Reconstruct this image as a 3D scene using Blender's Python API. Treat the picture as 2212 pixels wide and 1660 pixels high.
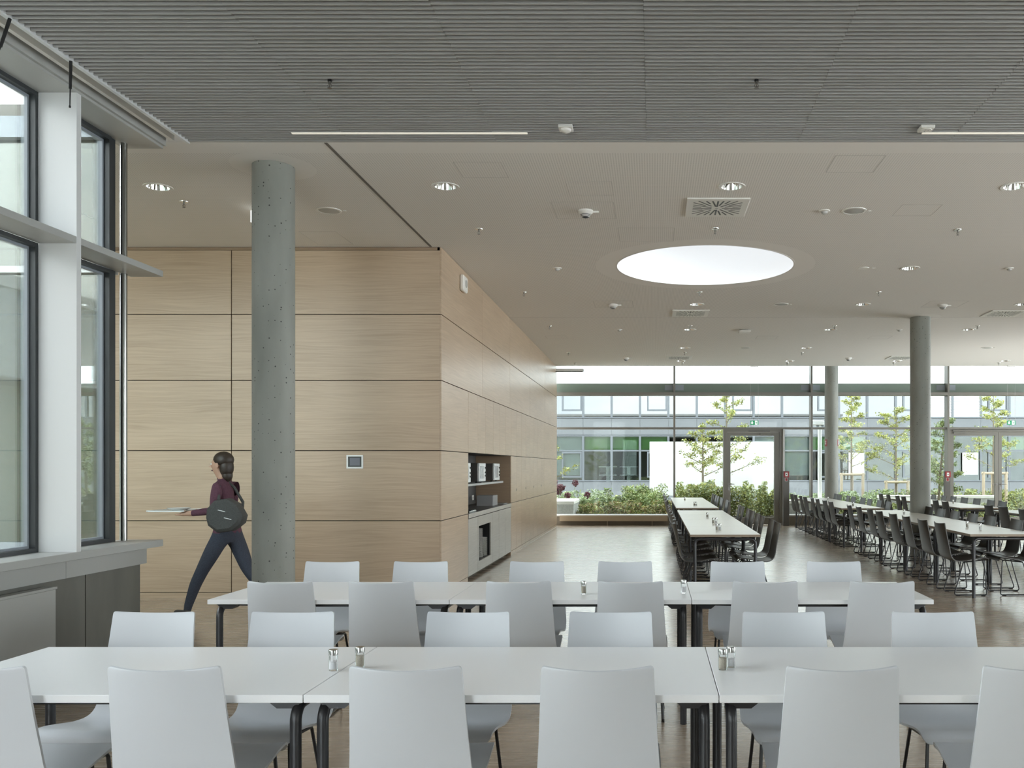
import bpy, bmesh, math, random
from mathutils import Vector, Matrix
R = math.radians
rnd = random.Random(7)
S = bpy.context.scene
for o in list(bpy.data.objects): bpy.data.objects.remove(o)
COL = S.collection

# ------------------------------------------------------------------ camera
cam_d = bpy.data.cameras.new('camera'); cam = bpy.data.objects.new('camera', cam_d); COL.objects.link(cam)
cam.location = (0, 0, 1.505); cam.rotation_euler = (R(90), 0, 0)
cam_d.sensor_width = 36; cam_d.sensor_fit = 'HORIZONTAL'
cam_d.lens = 1920 / 2212 * 36
cam_d.shift_x = -306 / 2212; cam_d.shift_y = 179 / 2212
cam_d.clip_start = 0.05; cam_d.clip_end = 400
S.camera = cam

# ------------------------------------------------------------------ world, exposure
W = bpy.data.worlds.new('overcast_sky'); S.world = W; W.use_nodes = True
nt = W.node_tree; nt.nodes.clear()
wo = nt.nodes.new('ShaderNodeOutputWorld'); bg = nt.nodes.new('ShaderNodeBackground')
tc = nt.nodes.new('ShaderNodeTexCoord'); mp = nt.nodes.new('ShaderNodeMapping'); mp.inputs['Scale'].default_value = (1, 1, 2.6)
nz = nt.nodes.new('ShaderNodeTexNoise'); nz.inputs['Scale'].default_value = 2.4; nz.inputs['Detail'].default_value = 6; nz.inputs['Roughness'].default_value = .55
cr = nt.nodes.new('ShaderNodeValToRGB')
cr.color_ramp.elements[0].position = .36; cr.color_ramp.elements[0].color = (.60, .68, .78, 1)
cr.color_ramp.elements[1].position = .62; cr.color_ramp.elements[1].color = (1, 1, 1, 1)
nt.links.new(tc.outputs['Generated'], mp.inputs['Vector']); nt.links.new(mp.outputs[0], nz.inputs['Vector'])
nt.links.new(nz.outputs[0], cr.inputs[0]); nt.links.new(cr.outputs[0], bg.inputs['Color'])
bg.inputs['Strength'].default_value = 1.5
nt.links.new(bg.outputs[0], wo.inputs['Surface'])
S.view_settings.view_transform = 'Standard'; S.view_settings.look = 'None'
S.view_settings.gamma = 1; S.view_settings.use_curve_mapping = False
S.view_settings.exposure = 3.0
S.cycles.use_denoising = True
S.cycles.max_bounces = 12; S.cycles.diffuse_bounces = 6; S.cycles.glossy_bounces = 4
S.cycles.transparent_max_bounces = 16; S.cycles.sample_clamp_indirect = 6
S.cycles.caustics_reflective = False; S.cycles.caustics_refractive = False

# ------------------------------------------------------------------ materials
MATS = {}
class NT:
    def __init__(s, name):
        s.m = bpy.data.materials.new(name); s.m.use_nodes = True; s.t = s.m.node_tree
        s.b = s.t.nodes['Principled BSDF']; s.out = s.t.nodes['Material Output']; MATS[name] = s.m
    def n(s, kind, **k):
        x = s.t.nodes.new('ShaderNode' + kind)
        for a, v in k.items():
            if hasattr(x, a): setattr(x, a, v)
        return x
    def l(s, a, b): s.t.links.new(a, b)
def pbr(name, col, rough=.5, metal=0., spec=.5, noise=0., nscale=8., bump=0., coat=0.):
    q = NT(name); b = q.b
    b.inputs['Base Color'].default_value = (*col, 1); b.inputs['Roughness'].default_value = rough
    b.inputs['Metallic'].default_value = metal; b.inputs['Specular IOR Level'].default_value = spec
    b.inputs['Coat Weight'].default_value = coat
    if noise or bump:
        t = q.n('TexCoord'); z = q.n('TexNoise'); z.inputs['Scale'].default_value = nscale; z.inputs['Detail'].default_value = 5
        q.l(t.outputs['Object'], z.inputs['Vector'])
        if noise:
            r = q.n('ValToRGB'); r.color_ramp.elements[0].position = .3; r.color_ramp.elements[1].position = .7
            r.color_ramp.elements[0].color = (*[c * (1 - noise) for c in col], 1); r.color_ramp.elements[1].color = (*[min(1, c * (1 + noise)) for c in col], 1)
            q.l(z.outputs[0], r.inputs[0]); q.l(r.outputs[0], b.inputs['Base Color'])
        if bump:
            u = q.n('Bump'); u.inputs['Strength'].default_value = bump; u.inputs['Distance'].default_value = .01
            q.l(z.outputs[0], u.inputs['Height']); q.l(u.outputs[0], b.inputs['Normal'])
    return q.m
def srgb(r, g, b):
    f = lambda c: ((c / 255 + .055) / 1.055) ** 2.4 if c > 10 else c / 3294
    return (f(r), f(g), f(b))
def glass(name, tint=(1, 1, 1), k=1.0, base=0.0):
    q = NT(name); q.t.nodes.remove(q.b)
    tr = q.n('BsdfTransparent'); tr.inputs[0].default_value = (*tint, 1)
    gl = q.n('BsdfGlossy'); gl.inputs['Roughness'].default_value = 0.0; gl.inputs['Color'].default_value = (.95, .98, .97, 1)
    fr = q.n('Fresnel'); fr.inputs['IOR'].default_value = 1.5
    ma = q.n('Math', operation='MULTIPLY_ADD'); ma.inputs[1].default_value = k; ma.inputs[2].default_value = base; ma.use_clamp = True
    mx = q.n('MixShader'); q.l(fr.outputs[0], ma.inputs[0]); q.l(ma.outputs[0], mx.inputs[0])
    q.l(tr.outputs[0], mx.inputs[1]); q.l(gl.outputs[0], mx.inputs[2]); q.l(mx.outputs[0], q.out.inputs[0])
    return q.m
def wood(name, c0, c1, sx=1.2, sy=26., rough=.5, spec=.35):
    """grain runs along the object's own X axis"""
    q = NT(name); t = q.n('TexCoord'); oi = q.n('ObjectInfo')
    ad = q.n('VectorMath', operation='ADD'); ml = q.n('VectorMath', operation='SCALE'); cx = q.n('CombineXYZ')
    for i in range(3): q.l(oi.outputs['Random'], cx.inputs[i])
    q.l(cx.outputs[0], ml.inputs[0]); ml.inputs['Scale'].default_value = 37.
    q.l(t.outputs['Object'], ad.inputs[0]); q.l(ml.outputs[0], ad.inputs[1])
    m1 = q.n('Mapping'); m1.inputs['Scale'].default_value = (sx * .5, sy * .12, sy * .12)
    q.l(ad.outputs[0], m1.inputs[0])
    z0 = q.n('TexNoise'); z0.inputs['Scale'].default_value = 1.; z0.inputs['Detail'].default_value = 3; q.l(m1.outputs[0], z0.inputs['Vector'])
    # bands: warp the coordinate across the grain with the slow noise -> cathedral figure
    sp = q.n('SeparateXYZ'); q.l(ad.outputs[0], sp.inputs[0])
    wv = q.n('Math', operation='MULTIPLY_ADD'); wv.inputs[1].default_value = .17; q.l(z0.outputs[0], wv.inputs[0]); q.l(sp.outputs[2], wv.inputs[2])
    c2 = q.n('CombineXYZ'); q.l(sp.outputs[0], c2.inputs[0]); q.l(wv.outputs[0], c2.inputs[2])
    m2 = q.n('Mapping'); m2.inputs['Scale'].default_value = (sx, sy, sy * 2.2); q.l(c2.outputs[0], m2.inputs[0])
    z1 = q.n('TexNoise'); z1.inputs['Scale'].default_value = 1.; z1.inputs['Detail'].default_value = 6; z1.inputs['Roughness'].default_value = .65; q.l(m2.outputs[0], z1.inputs['Vector'])
    mixf = q.n('Math', operation='MULTIPLY_ADD'); mixf.inputs[1].default_value = .35; q.l(z0.outputs[0], mixf.inputs[0])
    sc = q.n('Math', operation='MULTIPLY'); sc.inputs[1].default_value = .65; q.l(z1.outputs[0], sc.inputs[0]); q.l(sc.outputs[0], mixf.inputs[2])
    r = q.n('ValToRGB'); r.color_ramp.elements[0].position = .36; r.color_ramp.elements[1].position = .64
    r.color_ramp.elements[0].color = (*c0, 1); r.color_ramp.elements[1].color = (*c1, 1)
    q.l(mixf.outputs[0], r.inputs[0]); q.l(r.outputs[0], q.b.inputs['Base Color'])
    q.b.inputs['Roughness'].default_value = rough; q.b.inputs['Specular IOR Level'].default_value = spec
    return q.m

wood('oak_panel', (.405, .30, .205), (.545, .42, .30), rough=.36, spec=.5)
wood('oak_mid', (.27, .19, .125), (.34, .245, .165))
wood('oak_dark', (.075, .05, .033), (.12, .085, .058), rough=.5)
wood('grey_front', (.40, .38, .34), (.50, .48, .43), rough=.38, spec=.5)
wood('stake_wood', (.55, .44, .32), (.72, .6, .46), sy=60)
pbr('joint_dark', (.02, .016, .012), .9)
pbr('gap_grey', (.16, .145, .125), .9)
pbr('joint_light', (.52, .505, .48), .8)
pbr('white_chair', (.655, .68, .705), .38, spec=.4)
pbr('white_top', (.87, .88, .88), .30, spec=.45)
pbr('white_edge', (.74, .77, .79), .45)
pbr('grey_top', (.56, .54, .49), .28, noise=.05, nscale=40)
pbr('brown_edge', (.27, .21, .15), .5)
pbr('black_tube', (.010, .010, .011), .36, spec=.45)
pbr('black_steel', (.02, .02, .022), .38, spec=.5)
pbr('black_shell', (.030, .026, .020), .42, spec=.55)
pbr('rubber', (.01, .01, .01), .8)
pbr('chrome', (.82, .82, .80), .07, metal=1)
pbr('steel', (.40, .40, .38), .22, metal=1)
pbr('brushed', (.26, .25, .235), .36, metal=1)
pbr('frame_white', (.70, .72, .72), .42)
pbr('pillar_steel', (.11, .105, .095), .42, metal=.4)
pbr('frame_shaded', (.42, .43, .415), .42)  # fin paint darkened: shade on sill, transom and soffit put into the colour
pbr('frame_grey', (.20, .19, .165), .4, metal=.0, spec=.6)
pbr('frame_dark', (.035, .04, .043), .4)
pbr('frame_mid', (.30, .335, .37), .4)
pbr('slat_grey', (.42, .42, .41), .5)
pbr('slat_back', (.05, .05, .05), .9)
pbr('plaster', (.72, .70, .66), .9)
pbr('plastic_white', (.78, .77, .73), .45)
pbr('plastic_grey', (.45, .45, .43), .5)
pbr('panel_white', (.72, .74, .73), .4)
pbr('red', (.28, .018, .022), .4)
pbr('green_sign', (.01, .20, .08), .4)
pbr('white_sign', (.85, .87, .86), .4)
for nm_, c_ in (('lit_green', (.01, .20, .085)), ('lit_white', (.85, .87, .86))):
    pbr(nm_, c_, .4); b_ = MATS[nm_].node_tree.nodes['Principled BSDF']; b_.inputs['Emission Color'].default_value = (*c_, 1); b_.inputs['Emission Strength'].default_value = .12
pbr('screen', (.12, .115, .15), .15)
pbr('black_plastic', (.012, .012, .012), .35)
pbr('salt', (.88, .88, .88), .8, noise=.05, nscale=300)
pbr('pepper', (.50, .45, .36), .85, noise=.25, nscale=400)
pbr('tray_grey', (.30, .295, .29), .5)
pbr('porcelain', (.80, .80, .78), .25)
pbr('worktop', (.05, .045, .042), .3)
pbr('niche_grey', (.09, .088, .085), .6)
pbr('shelf_metal', (.42, .43, .42), .35)
pbr('heater', (.36, .29, .20), .5)
pbr('kick', (.15, .125, .09), .6)
pbr('facade_grey', (.215, .225, .242), .45, noise=.05, nscale=1.5)
pbr('facade_frame', (.19, .205, .23), .4)
pbr('facade_blue', (.62, .67, .70), .5, noise=.05, nscale=1)
pbr('facade_pale', (.78, .80, .80), .5)
pbr('facade_green', (.30, .36, .31), .25, noise=.15, nscale=.6)
pbr('blind_white', (.74, .80, .79), .7)
pbr('green_panel', (.34, .66, .20), .6)
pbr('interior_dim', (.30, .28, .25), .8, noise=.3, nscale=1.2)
pbr('board_white', (.93, .93, .92), .6)
pbr('stone_white', (.84, .82, .77), .8)
pbr('stone_grey', (.48, .48, .46), .85, noise=.2, nscale=30)
pbr('paving', (.60, .58, .54), .9, noise=.1, nscale=6)
pbr('soil', (.10, .08, .055), .95, noise=.3, nscale=9)
pbr('bark', (.30, .25, .20), .9, noise=.2, nscale=30)
for nm, c in {'leaf_lime': (.52, .52, .16), 'leaf_mid': (.34, .41, .17), 'leaf_dark': (.20, .27, .11), 'leaf_grey': (.45, .52, .34),
              'leaf_red': (.50, .38, .22), 'leaf_purple': (.20, .07, .09), 'leaf_olive': (.43, .44, .20)}.items():
    pbr(nm, c, .6, noise=.35, nscale=3.5)
pbr('skin', (.50, .31, .22), .5); pbr('hair', (.03, .02, .014), .5, noise=.3, nscale=60)
pbr('sweater', (.10, .04, .062), .9, noise=.2, nscale=90); pbr('jeans', (.035, .042, .062), .85, noise=.25, nscale=120)
pbr('shoe', (.06, .055, .05), .6); pbr('bag_cloth', (.06, .062, .06), .8, noise=.2, nscale=80)
glass('pane_clear', (.97, .985, .975), .8); glass('dome_opal', (.5, .51, .52), .8); glass('pane_reflect', (.80, .84, .82), .8, .03)
glass('pane_far', (.56, .585, .57), .2); glass('pane_office', (.78, .83, .82), 1.0, .05); pbr('pane_office_up', (.27, .28, .295), .02, metal=1)
glass('shaker_glass', (.98, .985, .985), .8, .0)
pbr('spandrel_green', (.22, .28, .235), .2, spec=.5)
def concrete(name, c, pores=True):
    q = NT(name); t = q.n('TexCoord'); z = q.n('TexNoise'); z.inputs['Scale'].default_value = 2.2; z.inputs['Detail'].default_value = 8
    m = q.n('Mapping'); m.inputs['Scale'].default_value = (1.6, 1.6, .5); q.l(t.outputs['Object'], m.inputs[0]); q.l(m.outputs[0], z.inputs['Vector'])
    r = q.n('ValToRGB'); r.color_ramp.elements[0].position = .3; r.color_ramp.elements[1].position = .72
    r.color_ramp.elements[0].color = (*[v * .78 for v in c], 1); r.color_ramp.elements[1].color = (*[v * 1.16 for v in c], 1)
    q.l(z.outputs[0], r.inputs[0])
    v = q.n('TexVoronoi', voronoi_dimensions='2D'); v.inputs['Scale'].default_value = 22
    so_ = q.n('SeparateXYZ'); q.l(t.outputs['Object'], so_.inputs[0]); at = q.n('Math', operation='ARCTAN2'); q.l(so_.outputs[1], at.inputs[0]); q.l(so_.outputs[0], at.inputs[1])
    am = q.n('Math', operation='MULTIPLY'); am.inputs[1].default_value = .168; q.l(at.outputs[0], am.inputs[0]); cv = q.n('CombineXYZ'); q.l(am.outputs[0], cv.inputs[0]); q.l(so_.outputs[2], cv.inputs[1]); q.l(cv.outputs[0], v.inputs['Vector'])
    # pore radius varies from cell to cell, most cells have none
    rr = q.n('Math', operation='MULTIPLY_ADD'); rr.inputs[1].default_value = .42; rr.inputs[2].default_value = -.28
    sp = q.n('SeparateColor'); q.l(v.outputs['Color'], sp.inputs[0]); q.l(sp.outputs[0], rr.inputs[0])
    lt = q.n('Math', operation='LESS_THAN'); q.l(v.outputs['Distance'], lt.inputs[0]); q.l(rr.outputs[0], lt.inputs[1])
    mx = q.n('MixRGB'); mx.inputs[2].default_value = (.05, .05, .047, 1); q.l(r.outputs[0], mx.inputs[1])
    if pores: q.l(lt.outputs[0], mx.inputs[0])
    else: mx.inputs[0].default_value = 0
    q.l(mx.outputs[0], q.b.inputs['Base Color']); q.b.inputs['Roughness'].default_value = .62
    return q.m
concrete('concrete', (.285, .295, .265)); concrete('concrete_wall', (.16, .16, .14), False)
def floor_mat():
    q = NT('parquet'); t = q.n('TexCoord')
    br = q.n('TexBrick'); br.offset = .37; br.offset_frequency = 3
    br.inputs['Scale'].default_value = 1.; br.inputs['Brick Width'].default_value = .55; br.inputs['Row Height'].default_value = .024
    br.inputs['Mortar Size'].default_value = .0008; br.inputs['Color1'].default_value = (.425, .335, .245, 1); br.inputs['Color2'].default_value = (.38, .295, .212, 1)
    br.inputs['Mortar'].default_value = (.29, .23, .17, 1)
    q.l(t.outputs['Object'], br.inputs['Vector'])
    m = q.n('Mapping'); m.inputs['Scale'].default_value = (2.2, 42, 1); q.l(t.outputs['Object'], m.inputs[0])
    z = q.n('TexNoise'); z.inputs['Scale'].default_value = 1; z.inputs['Detail'].default_value = 6; q.l(m.outputs[0], z.inputs['Vector'])
    r = q.n('ValToRGB'); r.color_ramp.elements[0].position = .3; r.color_ramp.elements[1].position = .7
    r.color_ramp.elements[0].color = (.91, .91, .91, 1); r.color_ramp.elements[1].color = (1.07, 1.07, 1.07, 1); q.l(z.outputs[0], r.inputs[0])
    mx = q.n('MixRGB', blend_type='MULTIPLY'); mx.inputs[0].default_value = 1; q.l(br.outputs[0], mx.inputs[1]); q.l(r.outputs[0], mx.inputs[2])
    q.l(mx.outputs[0], q.b.inputs['Base Color'])
    rr = q.n('MapRange'); rr.inputs[3].default_value = .22; rr.inputs[4].default_value = .32; q.l(z.outputs[0], rr.inputs[0]); q.l(rr.outputs[0], q.b.inputs['Roughness'])
    bu = q.n('Bump'); bu.inputs['Strength'].default_value = .035; bu.inputs['Distance'].default_value = .004; q.l(z.outputs[0], bu.inputs['Height']); q.l(bu.outputs[0], q.b.inputs['Normal'])
    q.b.inputs['Specular IOR Level'].default_value = .7; q.b.inputs['Coat Weight'].default_value = .8; q.b.inputs['Coat Roughness'].default_value = .22
floor_mat()
COLUMNS = [(-3.19, 7.46), (4.50, 15.0), (4.50, 22.5)]
SKY_C, SKY_R = (.645, 11.205), 1.105
def ceiling_mat():
    q = NT('perforated'); t = q.n('TexCoord'); sp = q.n('SeparateXYZ'); q.l(t.outputs['Object'], sp.inputs[0])
    P = .0213
    def cell(out):
        a = q.n('Math', operation='DIVIDE'); a.inputs[1].default_value = P; q.l(out, a.inputs[0])
        f = q.n('Math', operation='FRACT'); q.l(a.outputs[0], f.inputs[0])
        s = q.n('Math', operation='SUBTRACT'); s.inputs[1].default_value = .5; q.l(f.outputs[0], s.inputs[0]); return s.outputs[0]
    c = q.n('CombineXYZ'); q.l(cell(sp.outputs[0]), c.inputs[0]); q.l(cell(sp.outputs[1]), c.inputs[1])
    ln = q.n('VectorMath', operation='LENGTH'); q.l(c.outputs[0], ln.inputs[0])
    dot = q.n('Math', operation='LESS_THAN'); dot.inputs[1].default_value = .26; q.l(ln.outputs['Value'], dot.inputs[0])
    cur = dot.outputs[0]
    cxy = q.n('CombineXYZ'); q.l(sp.outputs[0], cxy.inputs[0]); q.l(sp.outputs[1], cxy.inputs[1])
    def mask(cond):
        nonlocal cur
        k = q.n('Math', operation='MULTIPLY'); q.l(cur, k.inputs[0]); q.l(cond, k.inputs[1]); cur = k.outputs[0]
    for (x, y), r in [(SKY_C, 1.37)] + [(p, .34) for p in COLUMNS[:2]]:
        d = q.n('VectorMath', operation='DISTANCE'); q.l(cxy.outputs[0], d.inputs[0]); d.inputs[1].default_value = (x, y, 0)
        g = q.n('Math', operation='GREATER_THAN'); g.inputs[1].default_value = r; q.l(d.outputs['Value'], g.inputs[0]); mask(g.outputs[0])
    g = q.n('Math', operation='GREATER_THAN'); g.inputs[1].default_value = 7.14; q.l(sp.outputs[1], g.inputs[0]); mask(g.outputs[0])
    mx = q.n('MixRGB'); mx.inputs[1].default_value = (.80, .78, .74, 1); mx.inputs[2].default_value = (.58, .565, .53, 1); q.l(cur, mx.inputs[0])
    q.l(mx.outputs[0], q.b.inputs['Base Color']); q.b.inputs['Roughness'].default_value = .85; q.b.inputs['Specular IOR Level'].default_value = .2
ceiling_mat()
def emit(name, c, s):
    q = NT(name); q.b.inputs['Base Color'].default_value = (*c, 1); q.b.inputs['Emission Color'].default_value = (*c, 1); q.b.inputs['Emission Strength'].default_value = s
emit('strip_light', (1, .95, .84), .05)

# ------------------------------------------------------------------ mesh helpers
class MB:
    def __init__(s): s.v = []; s.f = []; s.mi = []; s.cur = 0
    def add(s, vs, fs):
        o = len(s.v); s.v += [tuple(v) for v in vs]; s.f += [tuple(i + o for i in f) for f in fs]; s.mi += [s.cur] * len(fs); return s
    def box(s, x0, x1, y0, y1, z0, z1):
        v = [(x, y, z) for z in (z0, z1) for y in (y0, y1) for x in (x0, x1)]
        return s.add(v, [(0, 2, 3, 1), (4, 5, 7, 6), (0, 1, 5, 4), (2, 6, 7, 3), (0, 4, 6, 2), (1, 3, 7, 5)])
    def bbox(s, x0, x1, y0, y1, z0, z1, b):
        """box with chamfered edges"""
        vs = []; X, Y, Z = (x0, x1), (y0, y1), (z0, z1); idx = {}
        for i in (0, 1):
            for j in (0, 1):
                for k in (0, 1):
                    sx, sy, sz = (b, -b)[i], (b, -b)[j], (b, -b)[k]
                    for a, p in enumerate(((X[i], Y[j] + sy, Z[k] + sz), (X[i] + sx, Y[j], Z[k] + sz), (X[i] + sx, Y[j] + sy, Z[k]))):
                        idx[i, j, k, a] = len(vs); vs.append(p)
        fs = []
        for i in (0, 1):
            fs.append([idx[i, j, k, 0] for j, k in ((0, 0), (1, 0), (1, 1), (0, 1))])
            fs.append([idx[j, i, k, 1] for j, k in ((0, 0), (1, 0), (1, 1), (0, 1))])
            fs.append([idx[j, k, i, 2] for j, k in ((0, 0), (1, 0), (1, 1), (0, 1))])
        for p in (0, 1):
            for r in (0, 1):
                fs.append([idx[p, r, 0, 0], idx[p, r, 0, 1], idx[p, r, 1, 1], idx[p, r, 1, 0]])
                fs.append([idx[p, 0, r, 0], idx[p, 0, r, 2], idx[p, 1, r, 2], idx[p, 1, r, 0]])
                fs.append([idx[0, p, r, 1], idx[0, p, r, 2], idx[1, p, r, 2], idx[1, p, r, 1]])
                for k in (0, 1): fs.append([idx[p, r, k, a] for a in (0, 1, 2)])
        return s.add(vs, fs)
    def cyl(s, p0, p1, r0, r1=None, n=12, caps=True):
        r1 = r0 if r1 is None else r1
        return s.tube([p0, p1], [r0, r1], n, caps)
    def tube(s, pts, r, n=8, caps=True, closed=False):
        pts = [Vector(p) for p in pts]; m = len(pts); rs = r if isinstance(r, (list, tuple)) else [r] * m
        vs = []; T = []
        for i in range(m):
            if closed: t = pts[(i + 1) % m] - pts[i - 1]
            else: t = pts[min(i + 1, m - 1)] - pts[max(i - 1, 0)]
            T.append(t.normalized())
        a = Vector((0, 0, 1)) if abs(T[0].z) < .9 else Vector((1, 0, 0)); u = T[0].cross(a).normalized()
        for i in range(m):
            u = (u - T[i] * u.dot(T[i])).normalized(); w = T[i].cross(u)
            for k in range(n):
                an = 2 * math.pi * k / n; vs.append(pts[i] + (u * math.cos(an) + w * math.sin(an)) * rs[i])
        fs = []
        for i in range(m if closed else m - 1):
            j = (i + 1) % m
            for k in range(n): fs.append((i * n + k, i * n + (k + 1) % n, j * n + (k + 1) % n, j * n + k))
        if caps and not closed: fs += [tuple(range(n - 1, -1, -1)), tuple((m - 1) * n + k for k in range(n))]
        return s.add(vs, fs)
    def lathe(s, prof, c=(0, 0, 0), n=24, caps=False):
        vs = []; fs = []
        for r, z in prof:
            for k in range(n):
                a = 2 * math.pi * k / n; vs.append((c[0] + r * math.cos(a), c[1] + r * math.sin(a), c[2] + z))
        for i in range(len(prof) - 1):
            for k in range(n): fs.append((i * n + k, i * n + (k + 1) % n, (i + 1) * n + (k + 1) % n, (i + 1) * n + k))
        if caps: fs += [tuple(range(n - 1, -1, -1)), tuple((len(prof) - 1) * n + k for k in range(n))]
        return s.add(vs, fs)
    def prism(s, poly, axis, a0, a1):
        """extrude a 2-D polygon; axis 'x','y','z' is the extrusion axis"""
        def mk(p, a): return {'x': (a, p[0], p[1]), 'y': (p[0], a, p[1]), 'z': (p[0], p[1], a)}[axis]
        n = len(poly); vs = [mk(p, a0) for p in poly] + [mk(p, a1) for p in poly]
        fs = [tuple(range(n - 1, -1, -1)), tuple(range(n, 2 * n))] + [(i, (i + 1) % n, n + (i + 1) % n, n + i) for i in range(n)]
        return s.add(vs, fs)
    def mesh(s, name, mats, smooth=False):
        me = bpy.data.meshes.new(name); me.from_pydata(s.v, [], s.f)
        for m in (mats if isinstance(mats, (list, tuple)) else [mats]): me.materials.append(MATS[m])
        if s.cur: me.polygons.foreach_set('material_index', s.mi)
        bm = bmesh.new(); bm.from_mesh(me); bmesh.ops.recalc_face_normals(bm, faces=bm.faces); bm.to_mesh(me); bm.free()
        if smooth:
            me.shade_smooth(); me.set_sharp_from_angle(angle=R(38))
        me.update(); return me
    def build(s, name, mats, parent=None, smooth=False, loc=None, rz=0):
        return link(name, s.mesh(name, mats, smooth), parent, loc, rz)
def link(name, me, parent=None, loc=None, rz=0):
    o = bpy.data.objects.new(name, me); COL.objects.link(o); o.parent = parent
    if loc: o.location = loc
    if rz: o.rotation_euler = (0, 0, rz)
    return o
def tag(o, label=None, cat=None, group=None, kind=None):
    if label: o['label'] = label
    if cat: o['category'] = cat
    if group: o['group'] = group
    if kind: o['kind'] = kind
    return o
def thing(name, label, cat, loc=(0, 0, 0), rz=0, group=None, kind=None):
    return tag(link(name, None, None, loc, rz), label, cat, group, kind)
def struct(name, label=None, parent=None, mb=None, mat=None):
    o = mb.build(name, mat, parent) if mb else link(name, None, parent)
    o['kind'] = 'structure'
    if label: o['label'] = label
    return o
def copy_tree(root, loc, rz, label=None, group=None):
    def cp(o, parent):
        c = o.copy(); COL.objects.link(c); c.parent = parent
        for ch in list(o.children): cp(ch, c)
        return c
    r = cp(root, None); r.location = loc; r.rotation_euler = (0, 0, rz)
    if label: r['label'] = label
    if group: r['group'] = group
    return r
def fillet(pts, rad, n=5):
    out = [Vector(pts[0])]
    for i in range(1, len(pts) - 1):
        a, b, c = Vector(pts[i - 1]), Vector(pts[i]), Vector(pts[i + 1])
        d0, d1 = (a - b).normalized(), (c - b).normalized(); ang = d0.angle(d1); L = rad / math.tan(ang / 2)
        p0, p1 = b + d0 * L, b + d1 * L; cen = b + (d0 + d1).normalized() * (rad / math.sin(ang / 2))
        for k in range(n + 1):
            t = k / n; v = (p0 - cen).lerp(p1 - cen, t); out.append(cen + v.normalized() * rad)
    out.append(Vector(pts[-1])); return out
ORD = ['first', 'second', 'third', 'fourth', 'fifth', 'sixth', 'seventh', 'eighth', 'ninth', 'tenth']

# ------------------------------------------------------------------ room shell
CEIL = 4.025; WX = -2.43; WY = 10.18; WEND = 22.3; GY = 23.12
XL, XR, YB = -9.0, 12.0, -4.0
struct('floor', 'narrow-strip oak parquet floor with a satin sheen', mb=MB().box(XL, XR, YB, GY, -.12, 0), mat='parquet')

# perforated ceiling with the openings for skylight and downlights
DOWN = [(-4.46, 8.0), (-1.87, 7.98), (.70, 7.98), (3.24, 7.98), (3.25, 11.27), (.66, 13.78), (3.24, 13.78), (5.71, 13.78), (.66, 16.3), (3.24, 16.3),
        (5.78, 16.3), (.66, 18.82), (3.23, 18.82), (.65, 21.13), (3.23, 21.13), (5.79, 21.13), (8.36, 21.13)]
def ceiling():
    bm = bmesh.new()
    def loop(pts):
        vs = [bm.verts.new((x, y, 0)) for x, y in pts]; return [bm.edges.new((vs[i], vs[(i + 1) % len(vs)])) for i in range(len(vs))]
    es = loop([(XL, 6.9), (XR, 6.9), (XR, 22.22), (XL, 22.22)])
    circ = lambda c, r, n: [(c[0] + r * math.cos(2 * math.pi * k / n), c[1] + r * math.sin(2 * math.pi * k / n)) for k in range(n)]
    es += loop(circ(SKY_C, SKY_R, 96))
    for d in DOWN: es += loop(circ(d, .097, 24))
    bmesh.ops.triangle_fill(bm, use_beauty=True, edges=es, normal=(0, 0, -1))
    me = bpy.data.meshes.new('ceiling'); bm.to_mesh(me); bm.free(); me.materials.append(MATS['perforated'])
    o = link('ceiling', me, None, (0, 0, CEIL)); o['kind'] = 'structure'; o['label'] = 'white perforated plaster ceiling over the rear hall'
    o2 = MB().box(-2.56, -2.535, 0, 3.26, -.004, .02).build('shadow_gap', 'gap_grey', o, loc=(0, 6.905, 0))
    MB().box(XL + .1, XR - .1, 14.972, 14.98, -.0015, .004).build('board_joint', 'joint_light', o)
    for (x0, y0, w, d) in [(-.78, 7.84, .41, .40), (-.98, 8.45, .60, .58), (-.38, 9.36, .60, .57), (-.92, 13.47, .6, .58), (-2.09, 17.09, .4, .4), (1.47, 7.19, .41, .41),
                           (2.39, 8.54, .39, .38), (4.21, 13.48, .58, .55), (-1.66, 7.34, .4, .4), (-3.8, 9.51, .4, .55), (2.0, 17.1, .4, .4), (4.2, 17.1, .4, .4)]:
        m = MB(); t = .005
        m.box(x0, x0 + w, y0, y0 + t, -.0012, .004); m.box(x0, x0 + w, y0 + d - t, y0 + d, -.0012, .004)
        m.box(x0, x0 + t, y0 + t, y0 + d - t, -.0012, .004); m.box(x0 + w - t, x0 + w, y0 + t, y0 + d - t, -.0012, .004)
        m.build('access_panel_joint', 'joint_light', o)
    # skylight shaft, open to the sky under a clear dome
    sh = MB().lathe([(SKY_R, 0), (SKY_R, .75)], (SKY_C[0], SKY_C[1], 0), 96).build('skylight_shaft', 'board_white', o, smooth=True)
    MB().lathe([(SKY_R, .75), (SKY_R * .93, .92), (SKY_R * .7, 1.07), (SKY_R * .35, 1.15), (.01, 1.17)], (SKY_C[0], SKY_C[1], 0), 48).build('skylight_dome', 'dome_opal', o, smooth=True)
    MB().lathe([(SKY_R + .001, .001), (SKY_R + .02, .001), (SKY_R + .02, -.002), (SKY_R + .001, -.002)], (SKY_C[0], SKY_C[1], 0), 96).build('skylight_rim', 'plaster', o)
    return o
ceil_o = ceiling()
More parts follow.
